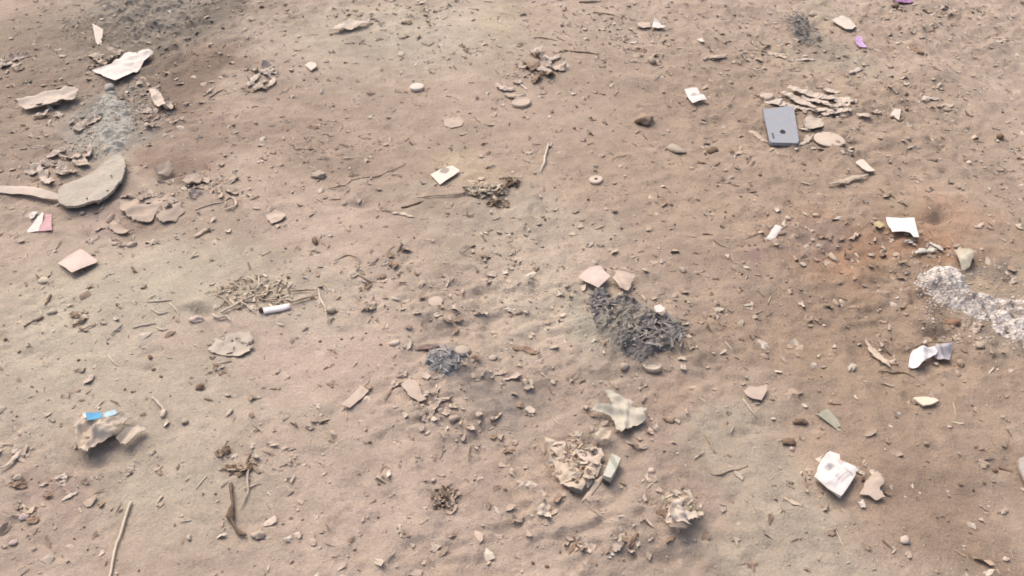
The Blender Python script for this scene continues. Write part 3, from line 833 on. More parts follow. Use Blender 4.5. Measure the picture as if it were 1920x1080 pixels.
# ------------------------------------------------------------------ crumpled bag with blue tape
bag = empty('crumpled_bag', (*G(190, 820), float(H(*G(190, 820)))), 'crumpled tan paper bag with blue tape, raised on one side', 'bag')
BAGM = M('tan_bag', C(224, 202, 182), dust=.25, rough=.85, bump=.25, bscale=120, var=.1)
sheet('bag_body', [(143, 806), (147, 790), (155, 780), (164, 788), (187, 792), (205, 797), (220, 788), (240, 776), (247, 780), (236, 792), (224, 806), (219, 818), (204, 828), (187, 836), (178, 846), (169, 853), (156, 847), (148, 842), (143, 830)],
      BAGM, lift=.012, th=.0012, wr=.0046, ws=64, tilt=(0, -.06), curls=[(200, 828, .018, .010), (216, 812, .016, .006)], folds=[(243, 778, 172, 850, .006, .008), (160, 786, 150, 840, .005, .005), (180, 790, 166, 846, -.004, .005), (200, 796, 186, 834, .004, .005)], parent=bag, res=.0022, torn=.0009)
sheet('bag_fold', [(219, 825), (230, 815), (240, 808), (254, 801), (267, 797), (274, 803), (262, 813), (252, 820), (244, 829), (236, 837), (228, 831)], BAGM, lift=.010, th=.0014, wr=.004, ws=45, tilt=(0, -.08), folds=[(232, 828, 268, 801, .006, .008), (240, 830, 262, 806, -.004, .004)], parent=bag, res=.0026, torn=.0006)
sheet('bag_base', [(152, 800), (200, 800), (232, 798), (246, 806), (225, 812), (205, 814), (180, 820), (158, 822)], BAGM, lift=.004, th=.004, wr=.003, ws=30, parent=bag, res=.006, rigid=False)
BLUE = M('blue_tape', W_(70, 176, 226, 1.5), dust=.03, rough=.4, bump=.03, var=.08)
sheet('blue_tape', [(161, 776), (175, 774.5), (190, 774), (191, 783), (176, 785), (163, 786)], BLUE, lift=.020, th=.001, wr=.0008, parent=bag, tilt=(0, .2), res=.003)
sheet('pale_blue_tape', [(193, 774), (204, 771), (217, 770), (219, 776), (208, 779), (195, 781)], M('pale_blue_tape', C(190, 220, 232), dust=.06, rough=.4), lift=.019, th=.001, wr=.0008, parent=bag, tilt=(0, .2), res=.003)
sheet('white_tape_end', [(155, 777), (161, 774), (163, 779), (160, 783), (156, 782)], PAPER, lift=.020, th=.001, wr=.0005, parent=bag, tilt=(0, .2), res=.003)

# torn leaf star
put(sheet('torn_leaf', [(1132, 741), (1138, 739), (1150, 739), (1162, 744), (1174, 752), (1185, 762), (1198, 765), (1213, 766), (1206, 776), (1212, 786), (1205, 791), (1190, 800), (1180, 806), (1167, 814), (1154, 808), (1151, 793), (1143, 783), (1130, 778), (1107, 776), (1114, 765), (1126, 763), (1138, 765), (1148, 764), (1144, 757), (1138, 750)],
          M('olive_wrapper', C(217, 203, 184), dust=.15, bump=.3, bscale=160), lift=.007, th=.0008, wr=.0018, ws=40, torn=.0013, rigid=False, curls=[(1110, 773, .03, .008), (1134, 742, .02, .006), (1165, 812, .02, .008)], folds=[(1150, 772, 1200, 786, .005, .010), (1176, 752, 1170, 812, .004, .005), (1112, 770, 1170, 784, .004, .007)], res=.003),
    'torn olive star-shaped leaf below the big burnt clump', 'leaf')
# ================================================================== burnt clumps and ash
def flakes(name, cx, cy, rx, ry, num, smin, smax, mat, palette, parent, hmax=.02, seed=1, long=2.2, up=.0, inside_poly=None, flatness=.6):
    """a tangle of small bent shreds joined into one part; centre and radii in photo px, sizes in m"""
    rs = np.random.RandomState(seed)
    x0, y0 = plane_hit(cx, cy); sx, sy = px_scale(cx, cy)
    V = []; F = []; Cc = []
    k = 0
    while k < num:
        a = rs.uniform(0, 2 * math.pi); r = math.sqrt(rs.uniform()) 
        x = x0 + rx * sx * r * math.cos(a); y = y0 + ry * sy * r * math.sin(a)
        if inside_poly is not None and not inside(inside_poly, np.array([x]), np.array([y]))[0]:
            continue
        k += 1
        s = rs.uniform(smin, smax); L = s * rs.uniform(1, long); w = s * rs.uniform(.3, .8)
        ang = rs.uniform(0, 2 * math.pi); d = np.array([math.cos(ang), math.sin(ang), rs.normal() * (1 - flatness)]); d /= np.linalg.norm(d)
        e = np.cross(d, [0, 0, 1.0]) + np.array([0, 0, rs.normal() * (1 - flatness)]); e /= np.linalg.norm(e); u = np.cross(e, d)
        z = float(H(x, y)) + up + hmax * (1 - r) * rs.uniform(.4, 1) + .0012
        c = np.array([x, y, z]); b = s * rs.uniform(-.3, .5); th = .0006
        base = len(V)
        for lay in (0, 1):
            for i in range(4):
                t = i / 3 - .5
                for j in (-.5, .5):
                    tap = 1 - .7 * abs(t) * rs.uniform(.2, 1)
                    V.append(c + d * t * L + e * j * w * tap + u * (b * (t * t - .25) * -1.6 - lay * th + rs.normal() * s * .05))
        for i in range(3):
            q = base + 2 * i
            F += [(q, q + 1, q + 3, q + 2), (q + 8, q + 10, q + 11, q + 9), (q, q + 2, q + 10, q + 8), (q + 1, q + 9, q + 11, q + 3)]
        F += [(base, base + 8, base + 9, base + 1), (base + 6, base + 7, base + 15, base + 14)]
        pc = palette[rs.randint(len(palette))]
        m = rs.uniform(.8, 1.15)
        Cc += [tuple(min(.8, q * m) for q in pc)] * 16
    V = np.array(V)
    org = Vector((x0, y0, float(H(x0, y0)))) if parent is None else parent.location.copy()
    me = mesh_from(name, V - np.array(org), F, mat, False, np.array(Cc))
    o = link(name, me, parent, org if parent is None else None)
    o['kind'] = 'stuff'
    return o

def crumbs(name, cx, cy, rx, ry, num, r0, r1, mat, palette, parent=None, seed=1, hz=.7, poly=None, up=0.0, box=None, sub=ICO1, power=2.0):
    """loose grit: angular grains joined into one mesh"""
    rs = np.random.RandomState(seed)
    if box is not None:
        x = rs.uniform(box[0], box[1], num); y = rs.uniform(box[2], box[3], num); x0 = y0 = 0.0
        r_ = roughness(x, y); keep = rs.uniform(0, 1, num) < np.clip(r_ * .8, .12, 1)
        x, y = x[keep], y[keep]
    else:
        x0, y0 = plane_hit(cx, cy); sx, sy = px_scale(cx, cy)
        a = rs.uniform(0, 2 * math.pi, num); r = np.sqrt(rs.uniform(0, 1, num))
        x = x0 + rx * sx * r * np.cos(a); y = y0 + ry * sy * r * np.sin(a)
    if poly is not None:
        k = inside(poly, x, y); x, y = x[k], y[k]
    m = len(x)
    bv, bf = sub; nb = len(bv)
    rad = r0 + (r1 - r0) * rs.uniform(0, 1, m) ** power
    z = H(x, y) + up
    j = 1 + rs.normal(size=(m, nb)) * .16
    st = np.column_stack([rs.uniform(.7, 1.5, m), rs.uniform(.7, 1.3, m), rs.uniform(.5, .9, m) * hz / .7])
    an = rs.uniform(0, 6.28, m)
    P = bv[None] * j[:, :, None] * st[:, None, :] * rad[:, None, None]
    X = P[:, :, 0] * np.cos(an)[:, None] - P[:, :, 1] * np.sin(an)[:, None]
    Y = P[:, :, 0] * np.sin(an)[:, None] + P[:, :, 1] * np.cos(an)[:, None]
    V = np.stack([X + x[:, None], Y + y[:, None], P[:, :, 2] + (z + rad * .1)[:, None]], 2).reshape(-1, 3)
    F = (np.array(bf)[None] + (np.arange(m) * nb)[:, None, None]).reshape(-1, 3)
    if palette == 'soil':
        c = soil_colour(x, y) * rs.uniform(.82, 1.3, m)[:, None]
    else:
        c = np.array(palette)[rs.randint(len(palette), size=m)] * rs.uniform(.8, 1.15, m)[:, None]
    c = np.repeat(np.clip(c, 0, .82), nb, 0)
    org = np.array(parent.location if parent is not None else (x0, y0, float(H(x0, y0))))
    me = bpy.data.meshes.new(name)
    V = V - org
    me.vertices.add(len(V)); me.vertices.foreach_set('co', V.astype(np.float32).ravel())
    me.loops.add(F.size); me.loops.foreach_set('vertex_index', F.astype(np.int32).ravel())
    me.polygons.add(len(F)); me.polygons.foreach_set('loop_start', np.arange(len(F), dtype=np.int32) * 3)
    me.update(calc_edges=True)
    a_ = me.color_attributes.new('Col', 'FLOAT_COLOR', 'POINT')
    c4 = np.ones((len(V), 4), np.float32); c4[:, :3] = c; a_.data.foreach_set('color', c4.ravel())
    me.materials.append(mat)
    o = link(name, me, parent, None if parent is not None else tuple(org))
    o['kind'] = 'stuff'
    return o

GRIT = M('loose_grit', C(190, 160, 140), attr=True, dust=.1, rough=.95, bump=.0, var=.15)
SHRED = M('charred_shreds', C(120, 116, 116), attr=True, dust=.06, rough=.75, bump=.0, var=.15)
GREYS = [C(132, 124, 123), C(148, 140, 137), C(164, 156, 151), C(112, 105, 104), C(154, 142, 131)]
OLIVES = [C(186, 170, 152), C(168, 152, 136), C(200, 184, 166), C(146, 132, 120)]

# the big burnt clump
bc = empty('burnt_clump', (*G(1195, 625), float(H(*G(1195, 625)))), 'big tangled grey-black burnt clump in the middle of the ground', 'burnt clump')
BCP = [(1108, 548), (1122, 538), (1142, 545), (1150, 556), (1168, 552), (1190, 556), (1212, 572), (1232, 586), (1256, 596), (1274, 606), (1286, 622), (1280, 636), (1262, 652), (1240, 660), (1222, 672), (1200, 684), (1180, 676), (1162, 662), (1148, 646), (1128, 630), (1110, 612), (1106, 590), (1104, 566)]
def bc_col(x, y, r_, a=G(1235, 635), b=G(1120, 560), s_=G(1160, 610)):
    d1 = math.hypot(x - a[0], (y - a[1]) * .8); d2 = math.hypot(x - b[0], (y - b[1]) * .8)
    k = max(math.exp(-(d1 / .075) ** 2), math.exp(-(d2 / .05) ** 2))
    k = min(1, max(0, k + .5 * float(fbm(x * 45, y * 45, 8, 3))))
    g1 = np.array(C(168, 156, 142)); g2 = np.array(C(130, 123, 121))
    return tuple(g1 * (1 - k) + g2 * k)
mound('ash_core', BCP, M('ash_skin', C(130, 126, 122), attr=True, dust=.08, rough=.9, bump=.7, bscale=170, var=.25), h=.004, rough=.011, rs=60, edge=.014, res=.0022, parent=bc, cols=bc_col, ridged=.7)
flakes('charred_shreds', 1235, 630, 48, 32, 110, .003, .008, SHRED, GREYS, bc, hmax=.003, seed=4, up=.006, long=4.0, flatness=.93)
flakes('charred_shreds', 1125, 568, 22, 28, 50, .003, .008, SHRED, GREYS, bc, hmax=.003, seed=5, up=.005, long=2.5, flatness=.93)
flakes('olive_shreds', 1165, 612, 48, 44, 80, .002, .006, SHRED, OLIVES, bc, hmax=.003, seed=6, up=.005, long=2.4, flatness=.93)
crumbs('ash_crumbs', 1195, 620, 108, 82, 700, .0005, .0018, GRIT, OLIVES, bc, seed=7)

sc_ = empty('burnt_tuft', (*G(838, 680), float(H(*G(838, 680)))), 'small blue-grey burnt tuft left of the big burnt clump', 'burnt clump')
mound('ash_core', [(796, 664), (818, 653), (845, 648), (866, 655), (880, 672), (882, 688), (862, 704), (846, 712), (824, 706), (800, 698), (792, 682)], M('blue_ash', C(146, 141, 140), dust=.12, rough=.85, bump=.7, bscale=170, var=.25), h=.003, rough=.007, rs=70, edge=.018, res=.0022, parent=sc_)
flakes('charred_shreds', 838, 680, 38, 26, 50, .003, .007, SHRED, [C(146, 142, 144), C(164, 160, 160), C(182, 176, 174), C(120, 114, 114)], sc_, hmax=.002, seed=9, up=.004, long=3, flatness=.93)
put(ribbon('charred_strip', [(778, 657), (800, 650), (826, 650)], 9, M('brown_char', C(140, 116, 108), dust=.2), cup=.1), 'dusky brown strip trailing from the small burnt tuft', 'strip')

at_ = empty('ash_tuft', (*G(1504, 50), float(H(*G(1504, 50)))), 'dark grey ash tuft near the top right corner', 'ash')
mound('ash_core', [(1480, 30), (1492, 20), (1508, 22), (1520, 34), (1526, 52), (1522, 70), (1508, 84), (1490, 80), (1484, 60)], M('dark_ash', C(138, 127, 120), dust=.15, rough=.9, bump=.7, bscale=150, var=.3), h=.006, rough=.010, rs=50, edge=.03, res=.005, parent=at_)
flakes('charred_shreds', 1504, 48, 27, 33, 60, .004, .010, SHRED, GREYS, at_, hmax=.004, seed=12, up=.008, long=2.6, flatness=.9)
put(rock('pebble', 1492, 20, 12, 8, STONEW), 'white pebble on the far side of the ash tuft', 'pebble')
put(rock('pebble', 1525, 27, 17, 10, STONE), 'pale stone touching the ash tuft', 'pebble')

ah = empty('ash_heap', (*G(1815, 570), float(H(*G(1815, 570)))), 'long pale grey-white ash heap reaching the right edge', 'ash')
AHP = [(1712, 522), (1722, 508), (1742, 498), (1766, 492), (1792, 496), (1808, 508), (1818, 524), (1822, 542), (1846, 548), (1880, 556), (1918, 558), (1985, 566), (2000, 640), (1960, 665), (1915, 648), (1886, 634), (1866, 622), (1846, 604), (1820, 594), (1796, 584), (1770, 572), (1744, 566), (1728, 552), (1718, 538)]
def ah_col(x, y, r_):
    k = float(fbm(x * 70, y * 70, 33, 3)); b = float(fbm(x * 16, y * 16, 36, 2))
    if k < -.62:
        return W_(196, 184, 174, 1.4)
    return tuple(np.array(W_(230, 222, 214, 1.32)) * (1 + .08 * k) * (1 - .12 * max(0, b)))
mound('ash_core', AHP, M('pale_ash', C(220, 210, 202), attr=True, dust=.03, rough=.95, bump=.6, bscale=200, var=.18), h=.006, rough=.009, rs=75, edge=.022, res=.003, parent=ah, cols=ah_col, ridged=.4)
AH2 = outline(AHP, .02)
crumbs('ash_lumps', 1850, 575, 150, 95, 1300, .0008, .0026, GRIT, [W_(238, 226, 216, 1.5), W_(226, 212, 202, 1.5), W_(206, 192, 180, 1.5), W_(244, 234, 226, 1.5), W_(176, 162, 150, 1.5)], ah, seed=14, poly=AH2, up=.014)
crumbs('ash_crumbs', 1815, 558, 165, 95, 900, .0006, .0024, GRIT, [W_(222, 210, 198, 1.4), W_(200, 184, 170, 1.5), W_(236, 226, 218, 1.4)], ah, seed=15)

ar = empty('ash_rubble', (*G(270, 35), float(H(*G(270, 35)))), 'grey ash and rubble spread in the top left corner', 'ash')
crumbs('rubble_grains', 270, 30, 150, 62, 900, .0008, .004, GRIT, [C(184, 172, 156), C(168, 156, 142), C(200, 188, 172), C(154, 140, 128)], ar, seed=16)
mound('rubble_bed', [(150, 20), (180, -20), (300, -30), (390, -20), (392, 20), (362, 50), (330, 66), (290, 84), (240, 88), (205, 60), (170, 48)], M('grey_rubble', C(156, 143, 130), dust=.25, rough=.95, bump=.8, bscale=70, var=.2), h=.005, rough=.014, rs=30, edge=.09, res=.007, parent=ar)
ag = empty('ash_trail', (*G(205, 225), float(H(*G(205, 225)))), 'pale grey crumbly ash trail between the white paper sheet and round slab', 'ash')
mound('ash_bed', [(188, 172), (212, 160), (230, 174), (248, 196), (254, 220), (248, 250), (240, 284), (216, 294), (188, 288), (178, 262), (166, 240), (160, 214), (172, 192)], M('grey_ash', C(192, 183, 171), dust=.12, rough=.95, bump=.7, bscale=100, var=.15), h=.004, rough=.007, rs=46, edge=.024, res=.004, parent=ag)
crumbs('ash_crumbs', 208, 225, 52, 75, 900, .0008, .003, GRIT, [C(206, 194, 180), C(190, 178, 164), C(216, 206, 192)], ag, seed=18)

# ------------------------------------------------------------------ crumpled leaf masses and crusts
lm = empty('leaf_mass', (*G(1085, 870), float(H(*G(1085, 870)))), 'crumpled tan leaf mass beside the small mint-white box', 'leaf')
mound('crumpled_bed', [(1020, 824), (1032, 822), (1052, 838), (1075, 846), (1090, 838), (1108, 846), (1128, 842), (1132, 856), (1122, 872), (1112, 888), (1100, 896), (1104, 908), (1090, 926), (1070, 916), (1052, 904), (1040, 886), (1030, 866), (1028, 846)], LEAF, h=.006, rough=.010, rs=46, edge=.012, res=.003, parent=lm, ridged=.6, sink=.0)
sheet('leaf_fold', [(1018, 818), (1032, 820), (1056, 842), (1082, 862), (1074, 872), (1050, 862), (1032, 846)], LEAF, lift=.008, th=.0012, wr=.003, ws=60, torn=.001, parent=lm, res=.003)
sheet('leaf_fold', [(1036, 862), (1052, 866), (1078, 884), (1098, 902), (1090, 926), (1066, 914), (1044, 896)], LEAF, lift=.007, th=.0012, wr=.0035, ws=60, torn=.0012, parent=lm, res=.003)
sheet('leaf_fold', [(1076, 848), (1096, 838), (1128, 842), (1132, 856), (1116, 866), (1092, 866)], LEAFP, lift=.009, th=.0012, wr=.0035, ws=60, torn=.001, parent=lm, res=.003)
sheet('leaf_fold', [(1104, 860), (1128, 858), (1122, 880), (1106, 902), (1092, 894)], LEAF, lift=.008, th=.0012, wr=.003, ws=60, torn=.001, parent=lm, res=.003)
flakes('leaf_crumbs', 1078, 872, 50, 50, 90, .004, .011, SHRED, [C(214, 188, 166), C(190, 162, 140), C(224, 204, 184)], lm, hmax=.004, seed=22, up=.009)
put(ribbon('leaf_stalk', [(1136, 888), (1112, 920), (1090, 944)], 8, LEAF, cup=.3), 'tan stalk pointing away from the leaf mass and mint-white box', 'stalk')
put(tube('thin_root', [(1100, 944), (1118, 962), (1130, 982)], 1.6, TWIGL), 'thin curved root below the leaf mass', 'root')
put(sheet('curled_leaf', [(1110, 824), (1112, 815), (1122, 812), (1128, 805), (1136, 810), (1147, 812), (1141, 820), (1145, 827), (1132, 826), (1124, 832), (1116, 828)], LEAF, lift=.010, wr=.005, ws=70, torn=.001, res=.003, curls=[(1125, 822, .015, .006)]), 'small curled pale leaf between the star leaf and leaf mass', 'leaf')
cl_ = empty('crumpled_leaf', (*G(1265, 965), float(H(*G(1265, 965)))), 'crumpled pale leaf ball with a dark shaded hollow near the bottom', 'leaf')
mound('leaf_core', [(1250, 948), (1262, 936), (1276, 938), (1292, 956), (1304, 962), (1300, 980), (1288, 992), (1268, 992), (1250, 978), (1246, 962)], LEAFP, h=.018, rough=.02, rs=55, edge=.014, res=.003, parent=cl_)
for pts, u_, tl in (([(1250, 966), (1256, 948), (1270, 936), (1282, 938), (1276, 954), (1264, 966)], .020, (.1, .1)), ([(1246, 974), (1258, 968), (1276, 980), (1290, 990), (1280, 998), (1262, 992)], .012, (0, -.2)),
                    ([(1268, 950), (1284, 954), (1304, 958), (1308, 970), (1292, 976), (1276, 968)], .022, (.1, 0)), ([(1256, 956), (1274, 958), (1292, 972), (1296, 986), (1276, 984), (1260, 974)], .024, (0, -.1))):
    sheet('leaf_fold', pts, LEAFP, lift=u_, th=.0012, wr=.005, ws=75, torn=.0012, parent=cl_, res=.0025, tilt=tl)
flakes('leaf_crumbs', 1272, 965, 32, 32, 70, .004, .010, SHRED, [C(220, 200, 176), C(196, 172, 148)], cl_, hmax=.010, seed=23, up=.012)
cr = empty('mud_crust', (*G(275, 405), float(H(*G(275, 405)))), 'cracked lifted mud crust right of the round slab', 'mud crust')
sheet('crust_plate', [(226, 384), (250, 376), (285, 372), (318, 368), (334, 378), (320, 386), (300, 394), (290, 404), (284, 418), (262, 416), (240, 408), (228, 398)], CRUST, lift=.0005, th=.0022, wr=.004, ws=30, torn=.003, parent=cr, rigid=False, res=.005)
sheet('crust_plate', [(205, 418), (214, 412), (228, 424), (240, 432), (252, 430), (230, 438), (216, 434), (206, 428)], CRUST, lift=.003, th=.0025, wr=.003, ws=40, torn=.002, parent=cr, res=.005)
sheet('crust_plate', [(292, 408), (302, 396), (322, 388), (338, 380), (346, 396), (330, 412), (306, 420)], CRUST, lift=.001, th=.002, wr=.003, ws=30, torn=.002, parent=cr, res=.005)
put(rock('clod', 207, 410, 16, 22, CRUST, hz=.6), 'upright clod at the corner of the mud crust', 'clod')
put(sheet('mud_flake', [(318, 308), (326, 318), (312, 326), (296, 326), (288, 318), (300, 312)], CRUST, lift=.010, th=.003, wr=.003, tilt=(0, .2), torn=.001), 'lifted mud flake with a dark hollow above the mud crust', 'mud flake')
put(sheet('mud_flake', [(340, 338), (352, 330), (366, 328), (380, 334), (372, 342), (352, 344)], CRUST, lift=.006, th=.003, wr=.003, torn=.001), 'tilted mud flake between the mud crust and the curled straw', 'mud flake')
LS = [((35, 193), (48, 186), (70, 183), (92, 178), (120, 172), (150, 175), (143, 186), (128, 191), (112, 197), (78, 203), (48, 208), (38, 203))]
ts = put(sheet('tan_strip', LS[0], LEAFP, lift=.008, th=.0014, wr=.006, ws=22, torn=.003, folds=[(40, 200, 148, 178, .008, .02)], res=.005), 'long crumpled tan strip left of the ash trail', 'strip')
put(sheet('lifted_leaf', [(621, 55), (636, 46), (650, 42), (662, 36), (676, 40), (694, 35), (690, 42), (672, 48), (655, 53), (640, 55)], LEAFP, lift=.010, th=.0012, wr=.005, ws=40, torn=.0015, res=.006), 'pale lifted leaf with a dark underside near the top', 'leaf')
put(sheet('flat_leaf', [(-6, 350), (25, 350), (55, 352), (85, 360), (112, 368), (108, 374), (80, 374), (48, 366), (20, 362), (-6, 358)], LEAFP, lift=.006, th=.0012, wr=.003, ws=18, folds=[(0, 354, 110, 371, .004, .02)], res=.005), 'long flat pale leaf reaching from the left edge to the round slab', 'leaf')
put(sheet('torn_leaf', [(68, 318), (76, 310), (82, 318), (88, 332), (104, 340), (92, 346), (76, 338)], LEAFP, lift=.006, th=.001, wr=.004, torn=.001), 'pale torn leaf just left of the round slab', 'leaf')
put(sheet('torn_leaf', [(134, 304), (146, 290), (158, 292), (168, 308), (150, 312)], LEAF, lift=.006, th=.001, wr=.003, torn=.001), 'tan triangular leaf scrap above the round slab', 'leaf')
put(sheet('pale_scrap', [(281, 168), (292, 170), (302, 176), (308, 190), (312, 197), (300, 206), (291, 198), (284, 184)], LEAFP, lift=.005, th=.0012, wr=.003, ws=40, torn=.001), 'upright pale scrap right of the ash trail', 'scrap')
put(sheet('leaf_plate', [(1612, 924), (1624, 902), (1636, 890), (1650, 892), (1656, 906), (1648, 920), (1660, 934), (1640, 938), (1628, 928)], TANC, lift=.005, th=.0015, wr=.003, ws=30, torn=.0012), 'flat tan leaf lying right of the printed packet', 'leaf')
put(sheet('leaf_plate', [(752, 722), (766, 712), (782, 718), (790, 736), (800, 750), (784, 752), (768, 744)], TANC, lift=.004, th=.0012, wr=.003, ws=30, torn=.001), 'tan leaf plate below the small burnt tuft', 'leaf')
put(sheet('leaf_mat', [(390, 654), (402, 640), (425, 632), (448, 622), (470, 626), (474, 638), (462, 648), (470, 658), (450, 668), (424, 666), (404, 662)], LEAFO, lift=.002, th=.001, wr=.003, ws=36, torn=.002, rigid=False), 'matted straw-coloured leaf patch below the straw', 'leaf')
put(sheet('curled_leaf', [(1506, 228), (1512, 216), (1526, 212), (1542, 218), (1548, 230), (1540, 240), (1524, 244), (1510, 238)], LEAFO, lift=.004, th=.0012, wr=.002, curls=[(1527, 228, .03, -.006)]), 'bowl-shaped olive leaf between the phone shell and bark strips', 'leaf')
put(sheet('curled_film', [(1788, 470), (1800, 462), (1815, 470), (1822, 486), (1818, 500), (1806, 504), (1796, 490)], M('dull_film', C(206, 192, 170), dust=.2, rough=.4), lift=.010, th=.0008, wr=.004, ws=40, curls=[(1820, 490, .02, .014)]), 'curled dull plastic film above the pale ash heap', 'plastic')
put(ribbon('white_strip', [(1715, 476), (1735, 470), (1756, 468)], 9, M('white_strip', C(232, 220, 204), dust=.15), cup=.2, up=.004), 'short white strip between the white card and ash heap', 'strip')
put(ribbon('white_strip', [(1742, 456), (1756, 462), (1768, 472)], 7, M('white_strip', C(232, 220, 204), dust=.15), cup=.3, up=.004), 'bent white strip just above the short white strip', 'strip')
put(sheet('yellow_scrap', [(1636, 418), (1648, 416), (1658, 424), (1648, 430), (1640, 426)], M('yellowish', C(206, 184, 140), dust=.2), lift=.003, wr=.002), 'tiny yellowish scrap left of the white card', 'scrap')

# ------------------------------------------------------------------ bark strips by the phone
G_ = 'bark strips piled beside the phone shell'
for i, (pts, w, u_, lab) in enumerate([
    ([(1426, 174), (1448, 186), (1493, 202)], 15, .004, 'broad-ended bark strip, leftmost of the pile above the phone shell'),
    ([(1467, 172), (1496, 186), (1528, 201)], 10, .010, 'long bark strip crossing the middle of the pile above the phone shell'),
    ([(1478, 164), (1510, 172), (1550, 185)], 11, .014, 'topmost bark strip of the pile above the phone shell'),
    ([(1504, 178), (1530, 188), (1560, 199)], 8, .012, 'narrow inner bark strip of the pile by the phone shell'),
    ([(1523, 177), (1565, 184), (1608, 186)], 11, .010, 'longest bark strip pointing right from the pile'),
    ([(1543, 171), (1558, 170), (1575, 173)], 7, .004, 'short bark strip detached above the pile'),
    ([(1493, 200), (1528, 205), (1563, 207)], 8, .004, 'straight bark strip along the lower side of the pile'),
    ([(1542, 216), (1566, 210), (1594, 203)], 10, .003, 'pale bark strip slanting up at the lower right of the pile'),
    ([(1560, 199), (1576, 196), (1594, 195)], 8, .006, 'stubby bark strip at the right side of the pile'),
    ([(1576, 194), (1592, 190), (1607, 187)], 6, .003, 'thin bark strip under the right tip of the pile')]):
    put(ribbon('bark_strip', pts, w, LEAFP, cup=.08, th=.0012, up=u_ * .55, wave=.05, ends=(.6, .5)), lab, 'bark strip', G_)
put(ribbon('leaf_curl', [(1496, 272), (1510, 268), (1520, 260), (1512, 254)], 6, LEAFP, cup=.3), 'small curl of leaf at the lower right corner of the phone shell', 'leaf')
put(ribbon('husk', [(1406, 246), (1422, 257), (1441, 269)], 7, LEAF, cup=.3), 'pale husk at the lower left corner of the phone shell', 'husk')
put(rock('pebble', 1493, 280, 8, 7, STONEW), 'tiny white pebble below the phone shell', 'pebble')

